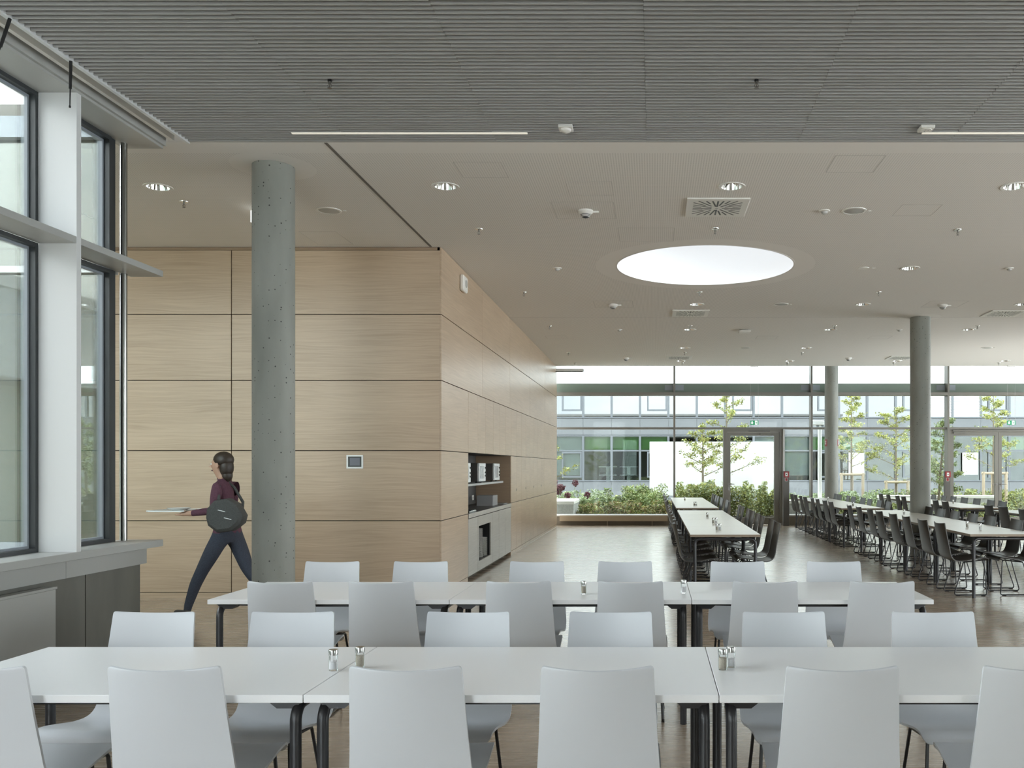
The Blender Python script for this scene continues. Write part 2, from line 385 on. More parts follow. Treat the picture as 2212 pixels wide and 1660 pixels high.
# roof build-up above (keeps the sky out between facade and ceiling edge)
rf = MB()
rf.box(XL, SKY_C[0] - 1.3, 6.95, 22.0, 4.34, 4.6); rf.box(SKY_C[0] + 1.3, XR, 6.95, 22.0, 4.34, 4.6)
rf.box(SKY_C[0] - 1.3, SKY_C[0] + 1.3, 6.95, SKY_C[1] - 1.3, 4.34, 4.6); rf.box(SKY_C[0] - 1.3, SKY_C[0] + 1.3, SKY_C[1] + 1.3, 22.0, 4.34, 4.6)
rf.box(XL, XR, 22.0, 23.6, 4.72, 4.85); rf.box(XL, XR, 21.9, 22.0, 4.03, 4.85)
rf.box(-4.2, XR, YB, 6.95, 4.30, 4.6)
struct('trim_1', 'concealed roof slab above the ceilings', mb=rf, mat='plaster')

# slatted baffle ceiling nearest the camera
sc_o = struct('ceiling_slatted', 'grey metal slat ceiling in the foreground')
MB().box(-3.6, XR, YB, 6.9, 4.15, 4.2).build('backing', 'slat_back', sc_o)
PITCH, SB = .0483, 4.025
seams = [-3.60, -2.35, -1.215, -.055, 1.119, 2.29, 3.47]
slat_me = {}
for i in range(len(seams) - 1):
    w = seams[i + 1] - seams[i] - .002
    slat_me[i] = MB().box(0, w, 0, .011, 0, .085).mesh('slat', 'slat_grey')
for k in range(49):
    y = 6.868 - k * PITCH
    for i in range(len(seams) - 1):
        dy = .0035 * math.sin(i * 2.1 + 1) ; dz = .0015 * math.sin(i * 3.7 + k * .9)
        link('slat', slat_me[i], sc_o, (seams[i], y + dy, SB + dz))
m = MB()
for k in range(49, 223): m.box(-3.6, XR, 6.868 - k * PITCH, 6.868 - k * PITCH + .011, SB, SB + .085)
for k in range(49): m.box(3.472, XR, 6.868 - k * PITCH, 6.868 - k * PITCH + .011, SB, SB + .085)
tag(m.build('slat_field', 'slat_grey', sc_o), kind='stuff')
MB().box(-3.625, -3.6, YB, 6.9, SB - .012, 4.15).build('edge_trim', 'frame_white', sc_o)
MB().box(-3.6, XR, 6.885, 6.899, SB + .0, 4.15).build('end_trim', 'slat_grey', sc_o)

# ------------------------------------------------------------------ wood core: front wall and side wall
def panel(parent, name, L, H, mat, loc, rz, T=.02, b=.0015):
    """panel in its own X (length) and Z (height); lies behind its face at local y=0"""
    return MB().bbox(0, L, 0, T, 0, H, b).build(name, mat, parent, loc=loc, rz=rz)
ROWS = [(.067, .882), (.891, 1.686), (1.695, 2.491), (2.500, 3.247), (3.256, 3.985)]
wf = struct('wall_front', 'oak-clad wall facing the camera behind the walking person', mb=MB().box(XL, WX - .02, WY + .021, WY + .2, 0, 4.3), mat='joint_dark')
for (x0, x1) in [(-4.831, WX - .0205), (-7.245, -4.841), (XL, -7.255)]:
    for z0, z1 in ROWS: panel(wf, 'wood_panel', x1 - x0, z1 - z0, 'oak_panel', (x0, WY, z0), 0)
MB().box(XL, WX - .05, WY + .006, WY + .021, 3.99, CEIL - .004).build('top_strip', 'oak_mid', wf)
struct('baseboard_front', 'oak skirting strip under the front wood wall', mb=MB().box(XL, WX - .006, WY + .004, WY + .022, 0, .06), mat='oak_panel')

NY0, NY1 = 11.65, 15.15      # niche
wl = struct('wall_left', 'oak-clad side wall running towards the garden glazing')
m = MB()
m.box(WX - .06, WX - .021, WY + .021, NY0, 0, 4.3); m.box(WX - .06, WX - .021, NY1, WEND, 0, 4.3); m.box(WX - .06, WX - .021, NY0, NY1, 1.69, 4.3)
m.build('batten_layer', 'joint_dark', wl)
MB().box(XL, WX - .06, WEND - .15, WEND, 0, 4.3).build('end_wall', 'plaster', wl)
SEAM_UP = [WY, 12.62, 15.03, 17.44, 19.86, WEND]
for i in range(5):
    a, b = SEAM_UP[i] + (.0 if i == 0 else .004), SEAM_UP[i + 1] - (.0 if i == 4 else .004)
    for z0, z1 in ROWS[3:]: panel(wl, 'wood_panel', b - a, (4.02 if z1 > 3.9 else z1) - z0, 'oak_panel', (WX, a, z0), R(90))
for a, b in ((WY, NY0 - .003), (19.753, WEND)):
    for z0, z1 in ROWS[:3]: panel(wl, 'wood_panel', b - a, z1 - z0, 'oak_panel', (WX, a, z0), R(90))
bb = struct('baseboard_left', 'oak skirting strip under the side wood wall')
MB().box(WX - .022, WX - .005, WY, NY0, 0, .06).build('strip', 'oak_panel', bb); MB().box(WX - .022, WX - .005, NY1, WEND, 0, .06).build('strip', 'oak_panel', bb)
MB().box(WX - .005, WX + .001, NY1, WEND, .0, .006).build('seal', 'stone_white', bb)

# niche lining
ni = struct('trim_2', 'dark lining of the kitchenette niche')
panel(ni, 'back_board', NY1 - 12.75, 1.69 - .885, 'niche_grey', (WX - .60, 12.75, .885), R(90))
panel(ni, 'grey_board', 12.75 - NY0, 1.69 - .885, 'niche_grey', (WX - .595, NY0, .885), R(90))
MB().box(WX - .6, WX - .0205, NY1 - .002, NY1 + .0005, 0, 1.69).build('side_board', 'oak_mid', ni)
MB().box(WX - .6, WX - .0205, NY0 - .0005, NY0 + .002, 0, 1.69).build('side_board', 'niche_grey', ni)
MB().box(WX - .6, WX - .022, NY0, NY1, 1.69, 1.70).build('top_board', 'niche_grey', ni)
MB().box(WX - .6, WX - .58, NY0, NY1, 0, .885).build('rear_board', 'niche_grey', ni)
MB().box(WX - .10, WX - .08, NY0, NY1, 0, .06).build('toe_kick', 'oak_dark', ni)

def door(parent, y0, y1, z0, z1, mat='oak_panel', pull=None, gap=.0038):
    d = panel(parent, 'door', y1 - y0 - 2 * gap, z1 - z0, mat, (WX, y0 + gap, z0), R(90))
    if pull is not None:
        MB().box(pull - .012, pull + .012, -.001, .001, -.02, .02).build('pull', 'frame_dark', d, loc=(0, 0, 1.10 - z0))
    return d
# overhead cupboards above the niche: three units of two doors
u = [11.655, 12.28, 12.85, 13.46, 14.04, 14.6, 15.15]
for i in range(3):
    t = thing('overhead_cupboard', f'oak overhead cupboard above the niche, {ORD[i]} unit from the front', 'cupboard', group='overhead cupboards above the kitchenette')
    MB().box(WX - .4, WX - .062, u[2 * i] + .003, u[2 * i + 2] - .003, 1.705, 2.49).build('carcass', 'oak_dark', t)
    for k in (0, 1): door(t, u[2 * i + k], u[2 * i + k + 1], 1.695, 2.491)
# storage cupboards right of the niche
us = [15.153, 15.75, 16.35, 16.90, 17.45, 18.02, 18.60, 19.19, 19.75]
for i in range(4):
    t = thing('storage_cupboard', f'full-height oak storage cupboard beyond the niche, {ORD[i]} unit from the niche', 'cupboard', group='storage cupboards in the side wall')
    MB().box(WX - .5, WX - .062, us[2 * i] + .02, us[2 * i + 2] - .003, .07, 2.49).build('carcass', 'oak_dark', t)
    for k in (0, 1):
        a, b = us[2 * i + k], us[2 * i + k + 1]
        door(t, a, b, .067, .882); door(t, a, b, .891, 1.686, pull=(b - a - .03 if k == 0 else .03)); door(t, a, b, 1.695, 2.491)
# base cabinets under the worktop
def base_unit(y0, y1, label, doors):
    t = thing('base_cabinet', label, 'cabinet', group='base cabinets under the worktop')
    MB().box(WX - .5, WX - .062, y0 + .004, y1 - .004, .07, .80).build('carcass', 'niche_grey', t)
    for a, b in doors: door(t, a, b, .06, .815, 'grey_front')
    return t
base_unit(11.655, 12.28, 'pale grey base cabinet with one door left of the tray bay', [(11.655, 12.28)])
base_unit(13.42, 15.145, 'pale grey base cabinet with three doors right of the tray bay', [(13.42, 13.97), (13.97, 14.55), (14.55, 15.145)])
t = thing('tray_bay', 'pale grey base cabinet with an open bay holding stacked white plates', 'cabinet', group='base cabinets under the worktop')
b0, b1, o0, o1 = 12.284, 13.416, 12.36, 13.28
fr = MB(); fr.box(WX - .02, WX, b0, o0, .06, .815); fr.box(WX - .02, WX, o1, b1, .06, .815); fr.box(WX - .02, WX, o0, o1, .06, .19); fr.box(WX - .02, WX, o0, o1, .68, .815)
fr.build('front_frame', 'grey_front', t)
m = MB(); m.box(WX - .46, WX - .45, o0, o1, .19, .68); m.box(WX - .45, WX - .021, o0 - .012, o0, .18, .69); m.box(WX - .45, WX - .021, o1, o1 + .012, .18, .69)
m.build('bay_lining', 'black_plastic', t); MB().box(WX - .45, WX - .021, o0, o1, .18, .19).build('bay_floor', 'black_plastic', t); MB().box(WX - .45, WX - .021, o0, o1, .68, .69).build('bay_top', 'black_plastic', t)
wt = MB().bbox(WX - .575, WX + .002, NY0 + .004, NY1 - .003, .825, .885, .002).build('worktop', 'worktop'); tag(wt, 'dark worktop with pale front edge running through the niche', 'worktop')
MB().box(WX + .002, WX + .006, NY0 + .004, NY1 - .003, .826, .884).build('edge_band', 'grey_front', wt)
sh = MB(); sh.prism([(WX - .57, NY0 + .004), (WX - .08, NY0 + .004), (WX - .08, 14.83), (WX - .09, 14.88), (WX - .13, 14.92), (WX - .57, 14.92)], 'z', 1.24, 1.27)
tag(sh.build('wall_shelf', 'shelf_metal'), 'pale grey shelf with a rounded end carrying three microwaves', 'shelf')
plate_me = MB().lathe([(.0, .0), (.06, .0), (.105, .011), (.108, .014), (.06, .004), (0, .004)], n=20).mesh('plate', 'porcelain', True)
n = 0
for (cx, cy, cnt) in ((WX - .145, 12.85, 31), (WX - .13, 13.10, 20)):
    for k in range(cnt):
        o = link('plate', plate_me, None, (cx, cy, .1905 + k * .0137)); n += 1
        tag(o, f'white plate in the {"tall left" if cnt == 31 else "short right"} stack inside the open bay of the base cabinet', 'plate', f'plates in the {"tall" if cnt == 31 else "short"} stack')
def microwave(y, label):
    t = thing('microwave', label, 'microwave', (WX - .33, y, 1.27), 0, 'microwaves on the shelf')
    MB().bbox(-.19, .185, -.245, .245, .016, .29, .006).build('body', 'brushed', t)
    MB().bbox(.185, .205, -.243, .243, .018, .288, .004).build('door', 'panel_white', t)
    d = MB().box(.205, .2065, -.20, .06, .06, .25).build('window', 'screen', t)
    MB().box(.206, .212, .10, .115, .06, .25).build('handle', 'chrome', t)
    for zz in (.22, .15, .10): MB().cyl((.205, .19, zz), (.216, .19, zz), .014, n=12).build('knob', 'black_plastic', t)
    for sx in (-.15, .15):
        for sy in (-.2, .2): MB().cyl((sx, sy, 0), (sx, sy, .017), .014, n=8).build('foot', 'rubber', t)
    m = MB()
    for k in range(5): m.box(-.14 + k * .02, -.13 + k * .02, -.2455, -.2445, .05, .12)
    m.build('vent', 'black_plastic', t)
microwave(12.17, 'silver microwave nearest the camera on the niche shelf'); microwave(13.28, 'silver microwave in the middle of the niche shelf'); microwave(14.5, 'silver microwave at the far end of the niche shelf')
tray_me = MB().prism([(-.125, -.20), (.125, -.20), (.135, -.19), (.135, .19), (.125, .20), (-.125, .20), (-.135, .19), (-.135, -.19)], 'z', 0, .0105).mesh('serving_tray', 'tray_grey')
for k in range(14):
    o = link('serving_tray', tray_me, None, (WX - .26, 14.35, .886 + k * .0115)); tag(o, 'grey serving tray in the stack on the worktop', 'tray', 'stacked serving trays on the worktop')
tag(link('serving_tray', tray_me, None, (WX - .18, 14.86, .886)), 'single grey serving tray lying at the far end of the worktop', 'tray')
ct = thing('cutlery_tray', 'steel cutlery tray lying on the worktop near the front', 'tray', (WX - .2, 12.15, .885))
MB().bbox(-.13, .16, -.22, .22, 0, .02, .003).build('base', 'steel', ct)
for k in range(4): MB().box(-.12, .15, -.19 + k * .11, -.14 + k * .11, .02, .028).build('divider', 'frame_dark', ct)
tag(MB().lathe([(0, 0), (.05, 0), (.052, .10), (.048, .10), (.046, .006), (0, .006)], (WX - .30, 11.88, .8855), 16).build('cutlery_cup', 'chrome', smooth=True), 'round steel cup standing on the worktop beside the cutlery tray', 'cup')
t = thing('socket_outlet', 'white double socket on the grey niche back wall', 'socket', (WX - .599, 14.85, .99))
MB().bbox(0, .012, -.075, .075, -.04, .04, .002).build('plate', 'plastic_white', t)
for k in (-1, 1): MB().cyl((.0115, k * .036, 0), (.0125, k * .036, 0), .022, n=16).build('socket', 'plastic_grey', t)
# siren box on the side wall
t = thing('alarm_sounder', 'white rounded alarm box high on the oak side wall', 'alarm', (WX, 11.25, 3.82))
MB().bbox(.001, .055, -.12, .12, -.1, .1, .014).build('housing', 'plastic_white', t); MB().cyl((.055, 0, 0), (.066, 0, 0), .05, .042, 20).build('grille', 'plastic_grey', t)
# control panel on front wall
t = thing('control_panel', 'small touch panel with white frame on the oak front wall', 'panel', (-3.42, WY, 1.563))
m = MB(); m.box(-.095, .095, -.012, 0, .06, .078); m.box(-.095, .095, -.012, 0, -.078, -.06); m.box(-.095, -.077, -.012, 0, -.06, .06); m.box(.077, .095, -.012, 0, -.06, .06)
m.build('frame', 'white_sign', t); MB().box(-.077, .077, -.006, 0, -.06, .06).build('bezel', 'black_plastic', t); MB().box(-.057, .057, -.0075, -.006, -.043, .043).build('screen', 'screen', t)

# ------------------------------------------------------------------ other walls of the hall
struct('wall_far_right', 'white rear part of the right-hand wall outside the view', mb=MB().box(XR, XR + .2, 9.6, 16.0, 0, 4.6), mat='plaster')
rg = struct('window_11', 'right-hand glazing outside the view, added for extra daylight')  # unseen glazing put in to lift the daylight in the hall
for k in range(3): MB().box(XR - .15, XR + .1, 3.0 + k * 3.25, 3.05 + k * 3.25, 0, 4.3).build('mullion', 'frame_white', rg)
MB().box(XR - .1, XR + .05, 3.0, 9.6, 2.5, 2.55).build('transom', 'frame_white', rg)
MB().box(XR, XR + .006, 3.0, 9.6, 0, 4.3).build('pane', 'pane_clear', rg); MB().box(XR, XR + .006, 16.0, GY, 0, 4.3).build('pane', 'pane_clear', rg); MB().box(XR - .05, XR + .05, 16.0, GY, 4.03, 4.6).build('head', 'plaster', rg)
for k in range(3): MB().box(XR - .15, XR + .1, 16.0 + k * 3.5, 16.05 + k * 3.5, 0, 4.3).build('mullion', 'frame_white', rg)
MB().box(XR - .05, XR + .05, 3.0, 9.6, 4.03, 4.6).build('head', 'plaster', rg)

# left facade: parapet, sill, fins, transoms, panes
XI, XO, XG = -3.807, -4.058, -4.10
par = struct('wall_parapet', 'concrete parapet under the left window band')
MB().box(-4.16, -3.966, YB, 6.20, 0, .757).build('concrete_base', 'concrete_wall', par)
MB().box(-4.16, -3.97, 6.215, 6.87, 0, .757).build('concrete_end', 'concrete_wall', par)
for a, b in ((YB, 2.0), (2.003, 4.4), (4.403, 5.95), (5.953, 6.90)): MB().box(-4.1, -3.935, a, b, .757, .889).build('fascia_board', 'frame_shaded', par)
MB().bbox(-4.12, XI, YB, 6.9, .89, .941, .002).build('sill_board', 'frame_shaded', par)
fins = [-1.13, 2.36, 5.862]
w_i = 0
for fi, y in enumerate(fins):
    struct(f'trim_{3 + fi}', ['deep white window fin out of view', 'deep white window fin beside the near table', 'deep white window fin between the left panes'][fi], mb=MB().bbox(XO, XI + .0015, y, y + .047, .941, 3.976, .001), mat='frame_white')
struct('trim_6', 'white transom shelf across the left windows', mb=MB().bbox(XO, XI, YB, 6.9, 2.98, 3.026, .002), mat='frame_shaded')
so = struct('trim_7', 'white soffit board over the left windows', mb=MB().bbox(XO - .06, XI, YB, 6.9, 3.976, 4.018, .002), mat='frame_shaded')
MB().box(XI, -3.785, YB, 6.9, 3.995, 4.3).build('fascia', 'frame_shaded', so); MB().box(-3.785, -3.625, YB, 6.9, 4.09, 4.12).build('slot_top', 'slat_grey', so)
MB().box(-3.74, -3.71, YB, 6.88, 4.03, 4.09).build('blind_track', 'plastic_white', so)
def bay(n, label, y0, y1):
    w = struct(f'window_{n}', label)
    for z0, z1 in ((.941, 2.98), (3.026, 3.976)):
        d, e = .028, .016
        f = MB(); f.box(XG - .02, XO, y0, y0 + d, z0, z1); f.box(XG - .02, XO, y1 - d, y1, z0, z1)
        f.box(XG - .02, XO, y0 + d, y1 - d, z0, z0 + d); f.box(XG - .02, XO, y0 + d, y1 - d, z1 - d, z1)
        f.build('frame', 'frame_dark', w)
        g = MB(); y0b, y1b = y0 + d, y1 - d; za, zb = z0 + d, z1 - d
        g.box(XG - .02, XG, y0b, y0b + e, za, zb); g.box(XG - .02, XG, y1b - e, y1b, za, zb)
        g.box(XG - .02, XG, y0b + e, y1b - e, za, za + e); g.box(XG - .02, XG, y0b + e, y1b - e, zb - e, zb)
        g.build('glazing_bead', 'frame_mid', w)
        MB().box(XG - .018, XG - .012, y0b + .002, y1b - .002, za + .002, zb - .002).build('pane', 'pane_clear', w)
    return w
bay(1, 'narrow left window with dark frame next to the steel post', 5.909, 6.655)
bay(2, 'wide left window with dark frame cut by the picture edge', 2.407, 5.862)
bay(3, 'left window beside the camera', -1.083, 2.36)
bay(4, 'left window behind the camera', -4.0, -1.13)
# corner and return facade
cr_ = struct('window_5', 'return glazing around the corner outside the left windows')
MB().box(-4.16, -4.07, 6.655, 6.72, .941, 4.0).build('corner_post', 'frame_dark', cr_)
MB().box(XL, -4.12, 6.72, 6.84, 4.0, 4.16).build('head_beam', 'frame_mid', cr_); MB().box(XL, -4.12, 6.74, 6.84, 2.98, 3.03).build('transom', 'frame_white', cr_)
MB().box(XL, -4.12, 6.74, 6.84, .87, .93).build('sill', 'frame_mid', cr_); MB().box(XL, -4.16, 6.76, 6.86, 0, .87).build('plinth', 'concrete_wall', cr_)
MB().box(XL, -4.16, 6.78, 6.79, .93, 2.98).build('pane', 'pane_reflect', cr_); MB().box(XL, -4.16, 6.78, 6.79, 3.03, 4.0).build('pane', 'pane_reflect', cr_)
struct('wall_side', 'plain end wall of the bay around the corner', mb=MB().box(XL - .15, XL, 6.74, 10.4, 0, 4.3), mat='plaster')
t = thing('steel_post', 'slim round stainless post standing on the end of the window sill', 'post', (-4.05, 6.79, .941))
MB().cyl((0, 0, 0), (0, 0, 2.039), .027, n=20).build('lower_tube', 'steel', t, smooth=True); MB().cyl((0, 0, 2.085), (0, 0, 3.035), .027, n=20).build('upper_tube', 'steel', t, smooth=True)
t = thing('radiator', 'flat white panel radiator mounted on the concrete parapet', 'radiator', (-3.966, 4.95, .15))
MB().bbox(.035, .10, -1.15, .80, .0, .565, .004).build('panel', 'frame_shaded', t)
MB().box(.03, .105, -1.155, .805, .565, .58).build('top_grille', 'frame_shaded', t)
for y in (-.9, .6): MB().box(0, .036, y, y + .04, .05, .5).build('bracket', 'frame_white', t)
# hanging operating rods
for (x, y, dx, dy, lab) in ((-3.60, 5.49, -.006, .0, 'black operating rod hanging from the slat ceiling beside the white fin'), (-3.60, 4.97, -.05, -.05, 'black operating rod at the top left picture corner')):
    t = thing('hanging_rod', lab, 'rod', (x, y, 4.012), 0, 'operating rods below the slat ceiling')
    MB().tube([(0, 0, 0), (dx * .6, dy * .6, -.17)], [.0095, .0085], 10).build('grip', 'rubber', t); MB().tube([(dx * .6, dy * .6, -.17), (dx, dy, -.275)], [.004, .0035], 8).build('rod', 'rubber', t)
    MB().cyl((dx, dy, -.275), (dx * 1.03, dy * 1.03, -.287), .006, n=8).build('tip', 'rubber', t)

# back facade behind the camera (glazing added to brighten the hall)
struct('wall_back', 'white wall behind the camera', mb=MB().box(-1.58, 5.5, YB - .2, YB, 0, 4.3), mat='plaster')
struct('wall_right', 'white front part of the right-hand wall outside the view', mb=MB().box(XR, XR + .2, YB, 3.0, 0, 4.6), mat='plaster')
bk = struct('window_6', 'glazing behind the camera, added for extra daylight')
for k in range(2):
    x = -4.1 + k * 2.48; MB().box(x, x + .05, YB - .1, YB + .15, 0, 4.3).build('mullion', 'frame_white', bk)
MB().box(-4.1, -1.58, YB - .05, YB + .1, 2.5, 2.55).build('transom', 'frame_white', bk)
MB().box(-4.1, -1.58, YB - .006, YB, 0, 4.3).build('pane', 'pane_clear', bk); MB().box(5.5, XR, YB - .006, YB, 0, 4.3).build('pane', 'pane_clear', bk)
for x in (5.5, 8.7): MB().box(x, x + .05, YB - .1, YB + .15, 0, 4.3).build('mullion', 'frame_white', bk)

# ------------------------------------------------------------------ far glazing
FX = [-2.99, .533, 4.068, 7.585, 11.1]
FY0 = 22.86
wn = 7
for i in range(4):
    x0, x1 = FX[i] + .025, FX[i + 1] - .025
    w = struct(f'window_{wn}', ['garden window beside the oak wall', 'garden window with the single glass door', 'garden window behind the round column', 'garden window with the double glass door'][i]); wn += 1
    MB().bbox(FX[i + 1] - .025, FX[i + 1] + .025, FY0, GY, 0, 4.72, .002).build('mullion', 'frame_grey', w)
    MB().box(x0, x1, FY0 + .0, GY, 3.345, 3.425).build('transom', 'frame_grey', w)
    MB().box(x0, x1, FY0 + .06, GY, 2.475, 2.525).build('transom', 'frame_grey', w)
    MB().box(x0, x1, GY - .05, GY - .002, 3.425, 3.67).build('spandrel', 'spandrel_green', w)
    MB().box(x0, x1, GY - .01, GY - .004, 3.67, 4.72).build('pane', 'pane_far', w)
    MB().box(x0, x1, GY - .01, GY - .004, 2.525, 3.345).build('pane', 'pane_far', w)
    for xx in (x0 + .0, x1 - .22):
        if xx > -2.4: MB().box(xx, xx + .22, GY - .06, GY - .051, 3.49, 3.63).build('bracket_plate', 'frame_mid', w)
    if i in (0, 2): MB().box(x0, x1, GY - .01, GY - .004, .27, 2.475).build('pane', 'pane_far', w)
    if i == 1:
        MB().box(x0, 1.82, GY - .01, GY - .004, .27, 2.475).build('pane', 'pane_far', w); MB().box(3.375, x1, GY - .01, GY - .004, .27, 2.475).build('pane', 'pane_far', w)
    segs = [(x0, x1)] if i in (0, 2) else ([(x0, 1.80), (3.38, x1)] if i == 1 else [(11.0, x1)])
    for a, b in segs:
        MB().box(a, b, FY0 + .02, GY - .03, .235, .275).build('sill', 'frame_white', w)
        MB().box(a, b, FY0 + .03, GY, .0, .235).build('kick_board', 'kick', w)
hm = MB().bbox(WX + .02, .36, FY0 - .09, FY0 + .01, .11, .25, .003)
t = thing('convector', 'long beige convector box under the window beside the oak wall', 'convector')
hm.build('casing', 'heater', t)
for x in (-1.2, -.05): MB().box(x, x + .02, FY0 - .05, FY0 - .02, 0, .11).build('leg', 'heater', t)

def handle(parent, x, side, y):
    h = MB(); h.cyl((x, y, 1.055), (x, y - .012, 1.055), .026, n=16); h.tube(fillet([(x, y - .005, 1.055), (x, y - .055, 1.055), (x + side * .135, y - .055, 1.055)], .015), .009, 8)
    return h.build('handle', 'brushed', parent, smooth=True)
def door_leaf(parent, x0, x1, s0, s1):
    l = link('leaf', None, parent)
    m = MB(); y0, y1 = 22.98, 23.05
    m.box(x0, x0 + s0, y0, y1, .01, 2.40); m.box(x1 - s1, x1, y0, y1, .01, 2.40); m.box(x0 + s0, x1 - s1, y0, y1, 2.31, 2.40); m.box(x0 + s0, x1 - s1, y0, y1, .01, .20)
    m.build('leaf_frame', 'frame_grey', l); MB().box(x0 + s0, x1 - s1, 23.01, 23.016, .20, 2.31).build('pane', 'pane_far', l); return l
d1 = struct('door_1', 'single grey metal door with a glass leaf to the garden')
m = MB(); m.box(1.80, 1.89, 22.96, GY, 0, 2.475); m.box(3.25, 3.375, 22.96, GY, 0, 2.475); m.box(1.89, 3.25, 22.96, GY, 2.405, 2.475); m.build('door_frame', 'frame_grey', d1)
MB().bbox(3.33, 3.375, FY0, 22.96, 0, 2.475, .002).build('jamb_post', 'frame_white', d1)
l = door_leaf(d1, 1.895, 3.245, .09, .13); handle(d1, 1.945, 1, 22.98)
MB().box(1.92, 1.97, 22.965, 22.98, .90, .99).build('lock_plate', 'brushed', d1)
MB().bbox(2.75, 3.08, 22.93, 22.98, 2.325, 2.37, .004).build('door_closer', 'frame_grey', d1); MB().box(2.45, 3.0, 22.955, 22.97, 2.42, 2.435).build('closer_arm', 'black_steel', d1)
d2 = struct('door_2', 'double grey metal door with glass leaves to the garden')
m = MB(); m.box(7.61, 7.69, 22.96, GY, 0, 2.475); m.box(7.69, 10.95, 22.96, GY, 2.405, 2.475); m.box(10.9, 11.0, 22.96, GY, 0, 2.405); m.build('door_frame', 'frame_grey', d2)
door_leaf(d2, 7.695, 8.91, .06, .085); door_leaf(d2, 8.916, 10.89, .085, .08); handle(d2, 8.865, -1, 22.98); handle(d2, 8.955, 1, 22.98)
MB().box(8.935, 8.975, 22.965, 22.98, .90, .99).build('lock_plate', 'brushed', d2)
MB().bbox(7.72, 9.6, 22.93, 22.96, 2.415, 2.455, .004).build('closer_rail', 'frame_grey', d2); MB().bbox(7.74, 8.05, 22.94, 22.98, 2.36, 2.40, .003).build('door_closer', 'frame_grey', d2)

# window-head lamp in the clerestory
t = thing('linear_lamp', 'slim white linear lamp fixed to the far end of the oak side wall', 'lamp', (-2.11, 22.1, 3.905))
MB().prism([(-.06, -.035), (.05, -.035), (.06, .0), (.02, .035), (-.06, .035)], 'x', -.32, .36).build('housing', 'panel_white', t); MB().box(-.32, .34, -.055, .045, -.043, -.035).build('diffuser', 'black_plastic', t)
MB().box(.34, .37, -.04, .04, -.03, .03).build('end_cap', 'frame_dark', t)

# exit signs
def exit_sign(x, label):
    t = thing('exit_sign', label, 'exit sign', (x, 22.05, 2.60), 0, 'hanging exit signs')
    MB().bbox(-.10, .10, -.012, .012, -.052, .052, .003).build('sign_box', 'lit_green', t)
    y0, y1 = -.0135, -.012
    MB().prism([(-.058, -.04), (-.092, -.002), (-.072, .004), (-.067, .04), (-.049, .04), (-.044, .004), (-.024, -.002)], 'y', y0, y1).build('arrow_mark', 'lit_white', t)
    d = MB().prism([(.012, -.046), (.076, -.046), (.076, .046), (.012, .046)], 'y', y0, y1).build('doorway_mark', 'lit_white', t)
    m = MB(); y2 = -.0145; m.prism([(.036, .024), (.044, .03), (.052, .026), (.05, .016), (.041, .015)], 'y', y2, y0)
    m.prism([(.03, .012), (.05, .012), (.056, -.006), (.046, -.012), (.038, -.004), (.024, .002)], 'y', y2, y0)
    m.prism([(.046, -.008), (.056, -.008), (.07, -.03), (.062, -.034)], 'y', y2, y0); m.prism([(.038, -.006), (.048, -.01), (.04, -.026), (.022, -.034), (.02, -.026), (.034, -.02)], 'y', y2, y0)
    m.prism([(.05, .01), (.055, .012), (.072, -.002), (.066, -.006)], 'y', y2, y0); m.build('running_figure', 'lit_green', d)
    for sx in (-.095, .095): MB().cyl((sx, 0, .05), (sx, 0, 1.42), .0022, n=6).build('suspension_wire', 'plastic_grey', t)
    MB().bbox(-.10, .10, -.025, .025, 1.395, 1.424, .003).build('ceiling_mount', 'plastic_white', t)
exit_sign(2.50, 'green exit sign hanging in front of the single glass door'); exit_sign(8.87, 'green exit sign hanging in front of the double glass door')
t = thing('escape_light', 'lit escape sign on the ceiling half hidden behind the large column', 'exit sign', (-3.835, 8.7, CEIL))
MB().bbox(-.105, .105, -.02, .02, -.13, -.012, .004).build('lit_box', 'lit_white', t); MB().box(-.04, .04, -.015, .015, -.012, 0).build('ceiling_mount', 'plastic_white', t)
# alarm pillars
def pillar(x, label):
    t = thing('alarm_pillar', label, 'pillar', (x, 22.72, 0), 0, 'stainless alarm pillars by the doors')
    MB().bbox(-.075, .075, -.05, .05, 0, 1.395, .004).build('post', 'pillar_steel', t)
    a = MB().bbox(-.07, .07, -.075, -.05, 1.235, 1.385, .004).build('call_point', 'red', t)
    MB().box(-.03, .03, -.0765, -.075, 1.265, 1.355).build('call_window', 'white_sign', a); MB().box(-.012, .012, -.0775, -.0765, 1.295, 1.325).build('call_button', 'black_plastic', a)
    s = MB().box(-.035, .035, -.053, -.05, 1.14, 1.222).build('pictogram_border', 'white_sign', t); MB().box(-.03, .03, -.0545, -.053, 1.145, 1.217).build('pictogram', 'red', s)
pillar(3.385, 'stainless alarm pillar with red call point beside the single glass door'); pillar(7.50, 'stainless alarm pillar with red call point beside the double glass door')

